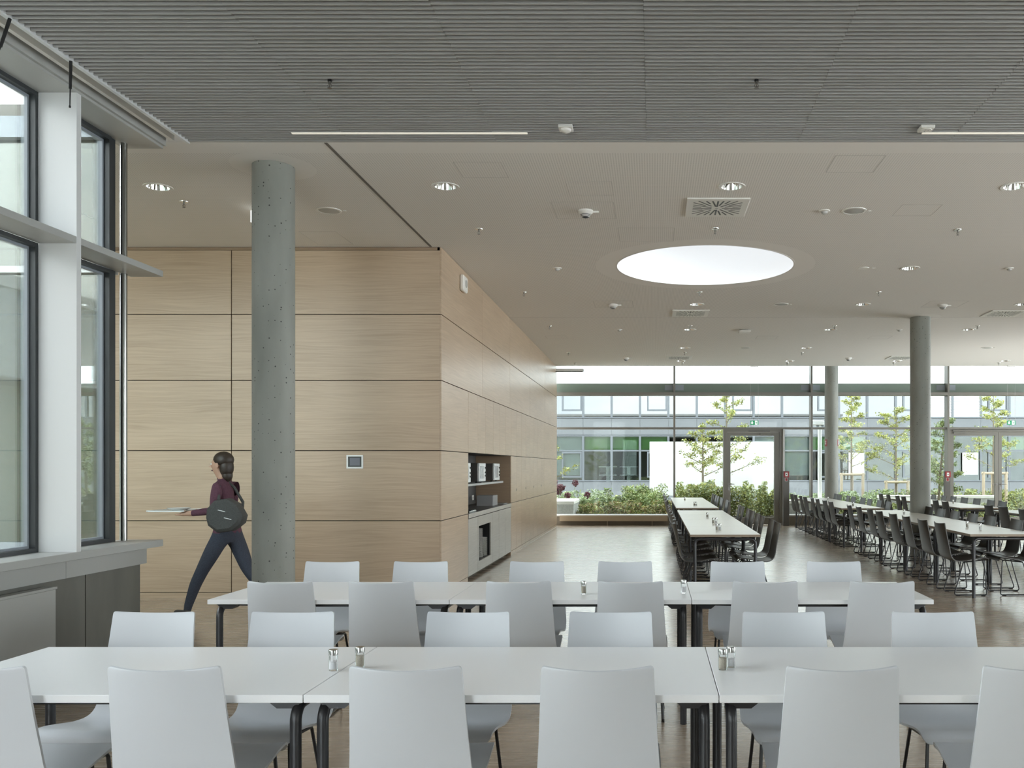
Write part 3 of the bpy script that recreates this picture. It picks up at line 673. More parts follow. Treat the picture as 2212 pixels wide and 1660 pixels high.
# ------------------------------------------------------------------ columns
COLLAB = ['large round concrete column in front of the oak wall', 'round concrete column rising among the right-hand tables', 'far round concrete column standing at the garden glazing']
for (x, y), lab in zip(COLUMNS, COLLAB):
    o = MB().lathe([(.168, 0), (.168, CEIL - .001 if y < 20 else 4.72)], n=64).build('concrete_column', 'concrete', smooth=True, loc=(x, y, 0)); tag(o, lab, 'column', 'round concrete columns')
t = thing('hydrant_sign', 'small red pictogram sign wrapped on the far round column', 'sign', (4.50, 22.5, 1.505))
for a0, nm in ((-158, 'sign_panel'), (-22, 'sign_panel')):
    m = MB(); N = 6
    for r in (.170, .1725):
        for k in range(N + 1):
            a = R(a0 - 18 + 36 * k / N); m.v += [(r * math.cos(a), r * math.sin(a), .52), (r * math.cos(a), r * math.sin(a), .69)]
    s2 = 2 * (N + 1)
    for k in range(N): m.f += [(2 * k, 2 * k + 2, 2 * k + 3, 2 * k + 1), (s2 + 2 * k, s2 + 2 * k + 1, s2 + 2 * k + 3, s2 + 2 * k + 2), (2 * k, s2 + 2 * k, s2 + 2 * k + 2, 2 * k + 2), (2 * k + 1, 2 * k + 3, s2 + 2 * k + 3, s2 + 2 * k + 1)]
    m.f += [(0, 1, s2 + 1, s2), (2 * N, s2 + 2 * N, s2 + 2 * N + 1, 2 * N + 1)]; m.mi = [0] * len(m.f)
    p = m.build(nm, 'red', t)
    m = MB(); a = R(a0); c, s_ = math.cos(a), math.sin(a)
    for dz, w in ((.56, .018), (.585, .024), (.61, .02), (.64, .03)): m.add([(.1735 * c - w * s_ * f, .1735 * s_ + w * c * f, dz + e) for f in (-1, 1) for e in (0, .013)], [(0, 2, 3, 1)])
    m.build('pictogram', 'white_sign', p)

# ------------------------------------------------------------------ ceiling fittings
def rowname(y): return 'first' if y < 9 else 'second' if y < 12 else 'third' if y < 15 else 'fourth' if y < 17.5 else 'fifth' if y < 20 else 'last'
def colname(x): return 'far left' if x < -3 else 'left' if x < -1 else 'middle left' if x < 1.2 else 'middle right' if x < 4 else 'right' if x < 7 else 'far right'
tr_me = MB().lathe([(.097, .004), (.097, -.004), (.121, -.006), (.124, -.001), (.124, .0)], n=32).mesh('trim_ring', 'plastic_white', True)
re_me = MB().lathe([(.0965, -.003), (.088, .035), (.070, .085), (.055, .125)], n=32).mesh('reflector', 'chrome', True)
la_me = MB().lathe([(.055, .125), (.03, .121), (.0, .12)], n=24).mesh('lamp_disc', 'plastic_grey', True)
for x, y in DOWN:
    t = thing('downlight', f'round chrome downlight in the {rowname(y)} ceiling row, {colname(x)}', 'downlight', (x, y, CEIL), 0, 'recessed chrome downlights')
    link('trim_ring', tr_me, t); link('reflector', re_me, t); link('lamp_disc', la_me, t)
SPR = [(-4.46, 8.44), (-1.85, 9.41), (.65, 9.39), (3.23, 9.44), (-1.87, 12.81), (.66, 12.8), (3.24, 12.8), (-1.86, 15.88), (.65, 15.84), (3.23, 15.87),
       (5.78, 15.87), (-1.88, 19.59), (.68, 19.57), (3.26, 19.57), (-1.91, 21.51), (.69, 21.51), (3.23, 21.51), (5.81, 21.51), (8.35, 21.51)]
es_me = MB().lathe([(.0, 0), (.042, 0), (.040, -.006), (.014, -.014), (.0, -.014)], n=20).mesh('escutcheon', 'chrome', True)
bo = MB(); bo.cyl((0, 0, -.012), (0, 0, -.03), .009, n=10); bo.tube([(.009, 0, -.03), (.013, 0, -.042), (.004, 0, -.056)], .0025, 6); bo.tube([(-.009, 0, -.03), (-.013, 0, -.042), (-.004, 0, -.056)], .0025, 6); bo.cyl((0, 0, -.03), (0, 0, -.055), .003, n=6)
bo_me = bo.mesh('sprinkler_body', 'brushed', True); de_me = MB().cyl((0, 0, -.056), (0, 0, -.058), .015, n=14).mesh('deflector', 'brushed')
def sprinkler(x, y, label, z=CEIL, rose=True):
    t = thing('sprinkler_head', label, 'sprinkler', (x, y, z), 0, 'sprinkler heads')
    if rose: link('escutcheon', es_me, t)
    link('body', bo_me, t); link('deflector', de_me, t); return t
def sprow(y): return 'first' if y < 9 else 'second' if y < 10 else 'third' if y < 13.5 else 'fourth' if y < 17 else 'fifth' if y < 20.5 else 'last'
for x, y in SPR: sprinkler(x, y, f'small chrome sprinkler head in the {sprow(y)} sprinkler row, {colname(x)}')
for x, lab in ((-2.11, 'left bare sprinkler head poking through the slat ceiling'), (.67, 'right bare sprinkler head poking through the slat ceiling')):
    t = sprinkler(x, 5.79, lab, SB + .004, False); MB().lathe([(.014, .0), (.014, -.014), (.0, -.014)], n=12).build('sleeve', 'black_plastic', t)
def smoke(x, y, label):
    t = thing('smoke_detector', label, 'detector', (x, y, CEIL), 0, 'aspirating smoke detectors')
    MB().lathe([(0, 0), (.075, 0), (.075, -.018), (.06, -.035), (0, -.035)], n=24).build('base', 'plastic_white', t, smooth=True)
    MB().lathe([(.052, -.034), (.042, -.058), (.02, -.07), (0, -.072)], n=20).build('chamber', 'frame_dark', t, smooth=True)
    for k in range(3): MB().lathe([(.0535 - k * .006, -.036 - k * .011), (.0515 - k * .006, -.041 - k * .011)], n=20).build('louvre_ring', 'plastic_white', t)
    MB().bbox(.07, .13, -.012, .012, -.022, -.004, .003).build('indicator', 'plastic_white', t)
for (x, y), l in zip([(-.67, 8.74), (-.63, 13.79), (4.49, 13.81), (-.64, 20.54), (4.5, 20.54)], ['nearest, before the skylight', 'beyond the skylight on the left', 'in front of the round column', 'at the far left near the glazing', 'at the far right near the glazing']):
    smoke(x, y, f'white ceiling smoke detector, {l}')
for (x, y), l in zip([(-3.19, 8.73), (1.97, 8.74), (1.97, 13.77), (1.93, 18.78), (7.04, 18.79)], ['behind the large concrete column', 'right of the square diffuser nearest the camera', 'beyond the skylight', 'near the glazing, left', 'near the glazing, right']):
    t = thing('ceiling_speaker', f'flush round white ceiling speaker {l}', 'speaker', (x, y, CEIL), 0, 'flush ceiling speakers')
    MB().lathe([(.10, -.001), (.10, -.008), (.12, -.006), (.122, 0)], n=28).build('rim', 'plastic_white', t, smooth=True); MB().lathe([(0, -.010), (.08, -.008), (.10, -.003)], n=28).build('grille', 'plastic_grey', t, smooth=True)
    MB().bbox(.14, .17, -.01, .01, -.008, 0, .002).build('indicator', 'plastic_white', t)
for (x, y), l in zip([(-1.22, 11.26), (1.68, 8.74), (4.51, 11.27), (-.63, 16.3), (4.51, 16.32)], ['left of the skylight', 'just before the skylight', 'right of the skylight', 'beyond the skylight, left', 'beyond the round column']):
    t = thing('motion_sensor', f'tiny white dome motion sensor {l}', 'sensor', (x, y, CEIL), 0, 'dome motion sensors')
    MB().lathe([(.055, 0), (.053, -.008), (.03, -.012)], n=20).build('base', 'plastic_white', t, smooth=True); MB().lathe([(.032, -.011), (.028, -.028), (.015, -.036), (0, -.038)], n=16).build('lens', 'plastic_grey', t, smooth=True)
t = thing('wireless_access_point', 'white rounded access point on the ceiling beyond the skylight', 'access point', (1.67, 16.36, CEIL))
MB().bbox(-.11, .11, -.11, .11, -.05, -.012, .014).build('housing', 'plastic_white', t); MB().box(-.06, .06, -.06, .06, -.012, 0).build('mount', 'plastic_grey', t)
t = thing('ceiling_rosette', 'small white ceiling cover plate right of the skylight', 'cover', (2.66, 11.26, CEIL)); MB().lathe([(.07, 0), (.068, -.006), (0, -.007)], n=20).build('plate', 'plastic_white', t, smooth=True); MB().box(.11, .15, -.008, .008, -.006, 0).build('marker', 'plastic_white', t)
# square swirl diffusers
sl = MB(); E_ = .232
for k in range(28):
    a = R(360 / 28 * k); c, s_ = math.cos(a), math.sin(a); r1 = E_ / max(abs(c), abs(s_)); r0 = [.055, .14, .085, .155][k % 4] if k % 7 else .05
    w = .0085; px, py = -s_ * w, c * w
    sl.add([(c * r0 + px, s_ * r0 + py, 0), (c * r1 + px, s_ * r1 + py, 0), (c * r1 - px, s_ * r1 - py, 0), (c * r0 - px, s_ * r0 - py, 0)], [(0, 1, 2, 3)])
sl_me = sl.mesh('outlet_slots', 'black_plastic'); pl_me = MB().bbox(-.296, .296, -.296, .296, -.014, 0, .003).mesh('face_plate', 'plastic_white')
for (x, y), l in zip([(.61, 8.61), (.60, 14.55), (5.74, 14.57), (.58, 20.47), (5.69, 20.47)], ['nearest, before the skylight', 'beyond the skylight', 'at the right picture edge', 'near the glazing, left', 'near the glazing, behind the round column']):
    t = thing('air_diffuser', f'square white swirl air diffuser, {l}', 'diffuser', (x, y, CEIL), 0, 'square swirl diffusers')
    p = link('face_plate', pl_me, t); link('outlet_slots', sl_me, p, (0, 0, -.0146)); MB().lathe([(0, -.0155), (.016, -.0155), (.016, -.013)], n=12).build('centre_screw', 'plastic_grey', t)
# fittings in the slat ceiling
for (x, y), l, dome in (((-.65, 6.58), 'square white domed sensor on the slat ceiling, left', True), ((2.02, 6.59), 'square white flat sensor on the slat ceiling, right', False)):
    t = thing('presence_sensor', l, 'sensor', (x, y, SB), 0, 'square sensors on the slat ceiling'); MB().bbox(-.052, .052, -.052, .052, -.022, .0, .003).build('housing', 'plastic_white', t)
    MB().lathe([(.042, -.022), (.036, -.036), (.015, -.046), (0, -.047)] if dome else [(.042, -.022), (.040, -.026), (0, -.026)], n=20).build('lens', 'plastic_white', t, smooth=True)
    if not dome:
        for a in range(3): MB().cyl((.016 * math.cos(a * 2.1), .016 * math.sin(a * 2.1), -.026), (.016 * math.cos(a * 2.1), .016 * math.sin(a * 2.1), -.0268), .006, n=10).build('sensor_eye', 'tray_grey', t)
for x0, x1, l in ((-2.73, -.95, 'left slim linear light set into the slat ceiling edge'), (2.02, 3.80, 'right slim linear light set into the slat ceiling edge')):
    t = thing('linear_light', l, 'light', (0, 6.70, SB), 0, 'linear lights in the slat ceiling')
    MB().box(x0, x1, -.016, .016, -.004, -.002).build('profile', 'plastic_white', t); MB().box(x0 + .003, x1 - .003, -.014, .014, -.007, -.004).build('diffuser', 'strip_light', t)

# ------------------------------------------------------------------ chairs
def chair_shell(mat):
    prof = [(-.255, .850), (-.243, .78), (-.222, .66), (-.203, .56), (-.190, .49), (-.165, .438), (-.115, .414), (-.03, .416), (.07, .434), (.155, .449), (.215, .451), (.248, .436), (.262, .408)]
    P = [Vector((0, a, b)) for a, b in prof]
    def cr_pt(i, t):
        p0, p1, p2, p3 = P[max(i - 1, 0)], P[i], P[i + 1], P[min(i + 2, len(P) - 1)]
        return .5 * ((2 * p1) + (p2 - p0) * t + (2 * p0 - 5 * p1 + 4 * p2 - p3) * t * t + (3 * p1 - p0 - 3 * p2 + p3) * t ** 3)
    c = []
    for i in range(len(P) - 1):
        for k in range(3 if i else 6): c.append(cr_pt(i, k / (3 if i else 6)))
    c.append(P[-1])
    # extra rows near the top and front edges for rounded corners
    c = [c[0], c[0].lerp(c[1], .12), c[0].lerp(c[1], .4)] + c[1:-1] + [c[-2].lerp(c[-1], .5), c[-2].lerp(c[-1], .85), c[-1]]
    L = [0]
    for i in range(1, len(c)): L.append(L[-1] + (c[i] - c[i - 1]).length)
    tot = L[-1]
    wk = [(0, .370), (.12, .380), (.30, .398), (.40, .410), (.46, .420), (.55, .425), (.75, .425), (.9, .415), (1, .39)]
    def width(s):
        f = s / tot
        for (a, wa), (b, wb) in zip(wk, wk[1:]):
            if f <= b: w = wa + (wb - wa) * (f - a) / (b - a); break
        def corner(d, r): return r - math.sqrt(max(0, r * r - (r - d) ** 2)) if d < r else 0
        return w - 2 * corner(s, .011) - 2 * corner(tot - s, .03)
    NU = 13; th = .0095; top = []; bot = []
    for i, p in enumerate(c):
        t = (c[min(i + 1, len(c) - 1)] - c[max(i - 1, 0)]).normalized(); nrm = Vector((0, t.z, -t.y))      # points backwards / down
        if nrm.y > 0 and i < 8: nrm = -nrm
        f = L[i] / tot; dish = .020 * max(0, 1 - f * 2.0) + .010 + (.0 if f < .9 else -.006)
        dip = .0055 * max(0, 1 - f * 8)
        w = width(L[i]) / 2
        for k in range(NU):
            u = -1 + 2 * k / (NU - 1); q = 1 - u * u
            v = p + nrm * dish * q + Vector((u * w, 0, -dip * q)); top.append(v); bot.append(v + nrm * th)
    m = MB(); n = len(c); N = n * NU; fs = []
    for i in range(n - 1):
        for k in range(NU - 1):
            a, b, d, e = i * NU + k, i * NU + k + 1, (i + 1) * NU + k + 1, (i + 1) * NU + k
            fs += [(a, b, d, e), (N + a, N + e, N + d, N + b)]
        a, e = i * NU, (i + 1) * NU; fs.append((a, e, N + e, N + a)); a += NU - 1; e += NU - 1; fs.append((a, N + a, N + e, e))
    for k in range(NU - 1):
        fs.append((k, N + k, N + k + 1, k + 1)); a = (n - 1) * NU + k; fs.append((a, a + 1, N + a + 1, N + a))
    m.add(top + bot, fs); return m.mesh('shell', mat, True)
def runner(sx):
    x = sx * .185; xt = sx * .165
    loop = [(xt, .10, .405), (xt, -.035, .392), (x, -.15, .011), (x, .235, .011), (xt, .205, .418), (xt, .10, .405)]
    return MB().tube(fillet(loop, .022, 4), .0074, 8).mesh('sled_runner', 'black_tube', True)
run_me = {s_: runner(s_) for s_ in (-1, 1)}
cross_me = MB().cyl((-.165, 0, 0), (.165, 0, 0), .0055, n=8).mesh('cross_bar', 'black_tube', True)
glide_me = MB().bbox(-.009, .009, -.022, .022, 0, .010, .002).mesh('glide', 'rubber')
def make_chair(name, label, group, mat):
    t = thing(name, label, 'chair', group=group); link('shell', chair_shell(mat), t)
    for s_ in (-1, 1):
        r = link('sled_runner', run_me[s_], t)
        for y in (-.105, .19): link('glide', glide_me, r, (s_ * .185, y, 0))
    link('cross_bar', cross_me, t, (0, .185, .413)); link('cross_bar', cross_me, t, (0, -.02, .394)); return t
proto = {}
def chair(kind, x, y, rz, label, group):
    if kind not in proto:
        o = make_chair('white_chair' if kind == 'w' else 'black_chair', label, group, 'white_chair' if kind == 'w' else 'black_shell'); proto[kind] = o
        o.location = (x, y, 0); o.rotation_euler = (0, 0, rz); return o
    return copy_tree(proto[kind], (x, y, 0), rz, label, group)
WROWS = [('near white table row', 'with its back to the camera', 0, 2.928, [-2.247, -1.610, -.815, -.186, .620, 1.275]),
         ('near white table row', 'facing the camera', 180, 4.024, [-2.268, -1.630, -.842, -.1975, .594, 1.264]),
         ('second white table row', 'with its back to the camera', 0, 5.102, [-2.147, -1.563, -.776, -.129, .638, 1.307]),
         ('second white table row', 'facing the camera', 180, 6.165, [-2.228, -1.612, -.807, -.2026, .584, 1.249])]
jr = random.Random(3)
for row, how, rz, ytop, xs in WROWS:
    for i, x in enumerate(xs):
        a = R(rz + jr.uniform(-1.2, 1.2)); s_ = 1 if rz == 0 else -1
        chair('w', x, ytop + s_ * .255, a, f'white chair {how}, {ORD[i]} from left, {row}', f'white chairs {how}, {row}')

# ------------------------------------------------------------------ tables
def table_leg(sx, sy):
    x = sx * .655
    return MB().tube(fillet([(x, sy * .345, 0), (x, sy * .345, .682), (x, 0, .682)], .055, 6), .0195, 14).mesh('leg', 'black_steel', True)
leg_me = {(a, b): table_leg(a, b) for a in (-1, 1) for b in (-1, 1)}
plate2_me = MB().prism([(-.075, .708), (.075, .708), (.03, .672), (-.03, .672)], 'y', -.035, .035).mesh('mounting_plate', 'black_steel')
rail_me = MB().prism([(-.60, .708), (.60, .708), (.60, .690), (.30, .682), (-.30, .682), (-.60, .690)], 'y', -.02, .02).mesh('support_rail', 'black_steel')
topw_me = MB().bbox(-.70, .70, -.40, .40, .708, .735, .0015).mesh('table_top', 'white_top')
topb_me = MB().bbox(-.699, .699, -.399, .399, .708, .735, .001).mesh('table_top', 'grey_top')
edge_l = MB().box(-.70, .70, 0, .001, .708, .7345).mesh('edge_band', 'brown_edge'); edge_s = MB().box(0, .001, -.399, .399, .708, .7345).mesh('edge_band', 'brown_edge')
def make_table(kind, label, group):
    t = thing('white_table' if kind == 'w' else 'dining_table', label, 'table', group=group)
    link('table_top', topw_me if kind == 'w' else topb_me, t)
    if kind == 'b':
        for y in (-.4, .399): link('edge_band', edge_l, t, (0, y, 0))
        for x in (-.7, .699): link('edge_band', edge_s, t, (x, 0, 0))
    for k, me in leg_me.items():
        link('leg', me, t); link('mounting_plate', plate2_me, t, (k[0] * .615, k[1] * .30, 0))
    for sy in (-.3, .3): link('support_rail', rail_me, t, (0, sy, 0))
    return t
def table(kind, x, y, rz, label, group):
    k = 't' + kind
    if k not in proto:
        o = make_table(kind, label, group); proto[k] = o; o.location = (x, y, 0); o.rotation_euler = (0, 0, rz); return o
    return copy_tree(proto[k], (x, y, 0), rz, label, group)
for row, y in (('near row', 3.397), ('second row', 5.545)):
    for i, x in enumerate((-1.884, -.481, .922)):
        table('w', x, y, 0, f'white rectangular table, {["leftmost", "middle one", "rightmost"][i]} of the {row} of white tables', f'white tables of the {row}')
# black-chair rows: name, x0 (left edge), y front, number of tables, left chair top x, right chair top x
BR = [('front middle', .415, 10.085, 4, .265, 1.46, 0), ('rear middle', .42, 16.62, 4, .265, 1.44, 0),
      ('front right', 3.615, 10.147, 4, 3.385, 4.535, 0), ('rear right', 3.487, 16.5, 4, 3.36, 4.45, 0),
      ('rear far-right', 5.75, 16.67, 4, 5.60, 6.70, 0), ('front far-right', 5.98, 10.147, 4, 5.80, None, 2)]
for nm, x0, yf, cnt, xl, xr, skip in BR:
    row = f'{nm} table row'
    for k in range(skip, cnt):
        yc = yf + .7 + k * 1.403
        table('b', x0 + .4, yc, R(90), f'pale laminate table with brown edge, {ORD[k]} from front in the {nm} row', f'tables of the {nm} row')
        for j, dy in enumerate((-.31, .31)):
            i = 2 * k + j
            if xl is not None: chair('b', xl + .255 + jr.uniform(-.02, .02), yc + dy + jr.uniform(-.03, .03), R(-90 + jr.uniform(-2.5, 2.5)), f'black chair, {ORD[i]} from front on the left side of the {row}', f'black chairs left of the {row}')
            if nm == 'front right' and i == 7: continue
            if xr is not None: chair('b', xr - .255 + jr.uniform(-.02, .02), yc + dy + (-.12 if nm == 'front right' and i == 6 else jr.uniform(-.03, .03)), R(90 + jr.uniform(-2.5, 2.5)), f'black chair, {ORD[i]} from front on the right side of the {row}', f'black chairs right of the {row}')

# ------------------------------------------------------------------ shakers
sg = MB().lathe([(.0, 0), (.0155, 0), (.0165, .002), (.0165, .055), (.0145, .060), (.0145, .064)], n=20).mesh('glass', 'shaker_glass', True)
sl_ = MB().lathe([(.0165, .058), (.0178, .059), (.0178, .076), (.0165, .079), (0, .080)], n=20).mesh('cap', 'steel', True)
sa = MB(); sa.lathe([(0, .006), (.0148, .006), (.0148, .034), (.0, .040)], n=18); sc1 = sa.mesh('filling', 'salt', True)
sa = MB(); sa.lathe([(0, .006), (.0148, .006), (.0148, .046), (.0, .047)], n=18); sc2 = sa.mesh('filling', 'pepper', True)
SH = [('s', -1.211, 3.36, 'salt shaker on the near table seam, left of its pepper shaker'), ('p', -1.127, 3.41, 'pepper shaker on the near table seam behind a chair back'),
      ('p', .2617, 3.372, 'pepper shaker in front of the right pair on the near tables'), ('s', .297, 3.412, 'salt shaker behind the right pepper shaker on the near tables'),
      ('p', -.4228, 5.376, 'pepper shaker on the middle table of the second white row'), ('s', .1826, 5.419, 'salt shaker by the seam of the second white row'),
      ('p', .768, 10.79, 'nearest pepper shaker on the front middle table row'), ('s', .805, 10.80, 'nearest salt shaker on the front middle table row'),
      ('p', .81, 12.05, 'pepper shaker of the second pair on the front middle table row'), ('s', .848, 12.06, 'salt shaker of the second pair on the front middle table row'),
      ('p', .812, 13.44, 'single pepper shaker furthest back on the front middle table row'), ('p', .805, 17.6, 'nearest pepper shaker on the rear middle table row'),
      ('s', .842, 17.6, 'nearest salt shaker on the rear middle table row'), ('p', .713, 20.3, 'farthest pepper shaker on the rear middle table row'),
      ('p', 3.985, 11.3, 'pepper shaker on the front right table row'), ('s', 3.994, 10.87, 'salt shaker nearest the camera on the front right table row'), ('s', 4.05, 14.38, 'farthest salt shaker on the front right table row'),
      ('p', 3.9, 17.4, 'nearest pepper shaker on the rear right table row'), ('s', 4.0, 20.4, 'far salt shaker on the rear right table row'), ('p', 6.25, 18.55, 'pepper shaker on the rear far-right table row')]
for k, x, y, lab in SH:
    t = thing('salt_shaker' if k == 's' else 'pepper_shaker', 'glass ' + lab + (', steel cap' if len(lab.split()) < 12 else ''), 'shaker', (x, y, .7352), 0, 'salt and pepper shakers')
    link('glass', sg, t); link('cap', sl_, t); link('filling', sc1 if k == 's' else sc2, t)

# ------------------------------------------------------------------ outside
struct('ground', 'pale paved courtyard ground outside', mb=MB().box(-60, 60, GY + .1, 80, -.10, -.03), mat='paving')
struct('ground_left', 'pale paved ground outside the left windows', mb=MB().box(-40, -4.2, -40, 6.72, -.10, -.03), mat='paving')
bed = MB().box(-8, 22, 24.4, 37.5, -.03, .06).build('planting_bed', 'soil'); tag(bed, 'dark soil bed of the courtyard planting', 'bed', kind='structure')

# office building across the courtyard
ob = thing('office_building', 'two-storey grey office building across the courtyard', 'building')
BY = 40.0; N0, BWID = -7.0, 1.277; NB = 22
def win_frame(z0, z1, x0, x1, t=.05, name='window'):
    m = MB(); m.box(x0, x0 + t, BY - .08, BY + .02, z0, z1); m.box(x1 - t, x1, BY - .08, BY + .02, z0, z1); m.box(x0 + t, x1 - t, BY - .08, BY + .02, z0, z0 + t); m.box(x0 + t, x1 - t, BY - .08, BY + .02, z1 - t, z1)
    return m.build(name, 'facade_frame', ob)
for i in range(NB):
    x0 = N0 + i * BWID; x1 = x0 + BWID
    for z0, z1 in ((-.03, .83), (2.94, 3.68)): MB().box(x0 + .004, x1 - .004, BY - .05, BY + .05, z0, z1).build('facade_panel', 'facade_grey', ob)
    w = win_frame(.85, 2.92, x0, x1); MB().box(x0 + .05, x1 - .05, BY - .02, BY - .014, .9, 2.87).build('pane', 'pane_office', w)
    MB().box(x0 + .05, x1 - .05, BY - .07, BY + .0, 2.20, 2.26).build('transom_bar', 'facade_frame', w)
    if i % 3 == 2: 
        m = MB(); a, b = x0 + .32, x1 - .06; m.box(a, a + .07, BY - .09, BY - .02, 1.02, 2.18); m.box(b - .07, b, BY - .09, BY - .02, 1.02, 2.18); m.box(a + .07, b - .07, BY - .09, BY - .02, 1.02, 1.09); m.box(a + .07, b - .07, BY - .09, BY - .02, 2.11, 2.18); m.build('casement', 'facade_frame', w)
    w = win_frame(3.70, 5.12, x0, x1)
    if i in (15, 16): 
        m = MB()
        for k in range(19): m.box(x0 + .05, x1 - .05, BY - .05, BY - .03, 3.75 + k * .071, 3.75 + k * .071 + .048)
        tag(m.build('blind', 'board_white', w), kind='stuff')
    MB().box(x0 + .05, x1 - .05, BY - .02, BY - .014, 3.75, 5.07).build('pane', 'pane_office_up', w)
    if i % 3 == 2:
        m = MB(); a, b = x0 + .32, x1 - .06; m.box(a, a + .07, BY - .09, BY - .02, 4.02, 5.07); m.box(b - .07, b, BY - .09, BY - .02, 4.02, 5.07); m.box(a + .07, b - .07, BY - .09, BY - .02, 4.02, 4.09); m.build('casement', 'facade_frame', w)
    k = i
    if k in (2, 9, 10, 14): MB().box(x0 + .05, x1 + .05, BY + .10, BY + .12, 1.12 if k != 14 else 1.6, 2.9).build('roller_blind', 'blind_white', w)
    if k in (3, 4, 5, 11, 12, 15, 17, 18): MB().box(x0, x1, BY + .14, BY + .16, 2.28, 2.88).build('green_valance', 'green_panel', w)
    if k in (12, 16): MB().box(x0 + .42, x1 - .16, BY - .13, BY - .11, 1.15, 2.14).build('open_casement', 'board_white', w)
xe = N0 + NB * BWID
MB().box(N0, xe, BY - .06, BY + .3, 5.12, 5.25).build('parapet', 'facade_grey', ob)
MB().box(N0, xe, BY + .06, BY + 6, 5.05, 5.12).build('roof', 'facade_grey', ob); MB().box(N0, xe, BY + .06, BY + 6, 2.95, 3.6).build('storey_slab', 'facade_pale', ob)
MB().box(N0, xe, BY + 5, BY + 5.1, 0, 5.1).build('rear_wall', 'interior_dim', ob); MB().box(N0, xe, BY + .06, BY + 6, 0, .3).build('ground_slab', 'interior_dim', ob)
MB().box(N0 - .1, N0, BY - .06, BY + 6, 0, 5.25).build('end_wall', 'facade_grey', ob); MB().box(xe, xe + .1, BY - .06, BY + 6, 0, 5.25).build('end_wall', 'facade_grey', ob)
for k, x in enumerate((-2.1, -1.15)):
    t = thing('display_shelf', f'white branching display shelf behind the ground-floor office window, {"left" if k == 0 else "right"}', 'shelf', (x, BY + .9, .3))
    MB().box(-.08, .08, -.05, .05, 0, 1.2).build('upright', 'board_white', t)
    for z, w in ((.45, .35), (.8, .4), (1.18, .42)): MB().box(-w, w, -.1, .1, z, z + .05).build('shelf_board', 'board_white', t)
    MB().box(-.5, .45, -.15, .15, 0, .4).build('base_box', 'board_white', t)
# white free-standing wall, plinths and bench
t = thing('white_screen_wall', 'large white free-standing screen wall in the courtyard', 'wall', (2.04, 31, 0))
MB().bbox(-2.18, 2.17, -.1, .1, .50, 2.38, .005).build('panel', 'board_white', t); MB().box(-2.18, -1.9, -.08, .08, 0, .5).build('support', 'frame_dark', t); MB().box(1.9, 2.17, -.08, .08, 0, .5).build('support', 'frame_dark', t)
def block(x0, x1, y0, y1, h, label, cap=True):
    t = thing('stone_bench', label, 'bench', ((x0 + x1) / 2, (y0 + y1) / 2, 0), 0, 'pale stone benches in the planting'); w, d = (x1 - x0) / 2, (y1 - y0) / 2
    MB().bbox(-w, w, -d, d, -.03, h - .09, .006).build('base', 'stone_grey', t); MB().bbox(-w - .015, w + .015, -d - .015, d + .015, h - .09, h, .01).build('seat_slab', 'stone_white', t)
block(-2.9, -2.18, 24.2, 26.4, .57, 'pale stone bench outside next to the oak wall end'); block(-.45, .35, 29.5, 30.2, .52, 'low white stone block in front of the white screen wall')
block(3.75, 5.2, 25.2, 25.9, .55, 'pale stone bench outside behind the alarm pillar'); block(7.0, 10.6, 27.3, 27.8, .62, 'long pale stone bench outside the double door')
t = thing('garden_lamp', 'slim white post lamp outside behind the far column', 'lamp', (4.86, 26, 0))
MB().cyl((0, 0, -.03), (0, 0, 2.72), .06, n=16).build('pole', 'board_white', t, smooth=True); MB().bbox(-.28, .12, -.08, .08, 2.72, 2.86, .02).build('lamp_head', 'board_white', t); MB().box(-.1, .1, -.05, .05, 2.68, 2.72).build('lens', 'frame_mid', t)

# ---- plants
def leaf_cloud(rng, fn, n, size, mats, up=.35):
    m = MB(); m.cur = 0; V = []; F = []; MI = []
    for k in range(n):
        c, wgt = fn(rng); s_ = size * rng.uniform(.6, 1.35)
        d = Vector((rng.gauss(0, 1), rng.gauss(0, 1), rng.gauss(0, .7) + up)).normalized(); e = d.cross(Vector((rng.gauss(0, 1), rng.gauss(0, 1), rng.gauss(0, 1)))).normalized()
        o = len(V); c = Vector(c)
        V += [c - d * s_ * .5, c + e * s_ * .32 + d * s_ * .05, c + d * s_ * .6, c - e * s_ * .32 + d * s_ * .05]; F.append((o, o + 1, o + 2, o + 3)); MI.append(rng.randrange(len(mats)))
    me = bpy.data.meshes.new('foliage'); me.from_pydata([tuple(v) for v in V], [], F)
    for x in mats: me.materials.append(MATS[x])
    me.polygons.foreach_set('material_index', MI); me.update(); return me
def shrub(x, y, w, d, h, label, mats, n=1500, size=.07, name='shrub', spiky=0.):
    rng = random.Random(int(x * 977 + y * 131)); t = thing(name, label, 'shrub', (x, y, .06), 0, 'shrubs of the courtyard planting')
    lumps = [(rng.uniform(-1, 1) * w * .8, rng.uniform(-1, 1) * d * .7, rng.uniform(.6, 1.0) * h, rng.uniform(.22, .34) * min(w, 1.0)) for _ in range(max(9, int(w * 22)))]
    def fn(r):
        lx, ly, lh, lr = r.choice(lumps); zz = r.random() ** (.8 if not spiky else .6)
        a = r.uniform(0, 6.28); q = lr * math.sqrt(r.random()) * (1.15 - zz * (.55 + spiky * .4))
        return (lx + q * math.cos(a), ly + q * math.sin(a), lh * zz), 1
    tag(link('foliage', leaf_cloud(rng, fn, int(n * 2.2), size * .72, mats), t), kind='stuff')
    m = MB()
    for lx, ly, lh, lr in lumps: m.tube([(lx * .6, ly * .6, -.05), (lx, ly, lh * .85)], [.012, .005], 5)
    m.build('stems', 'bark', t); return t
G1, G2, G3 = ['leaf_mid', 'leaf_mid', 'leaf_dark', 'leaf_olive'], ['leaf_grey', 'leaf_mid', 'leaf_grey'], ['leaf_olive', 'leaf_lime', 'leaf_mid', 'leaf_grey']
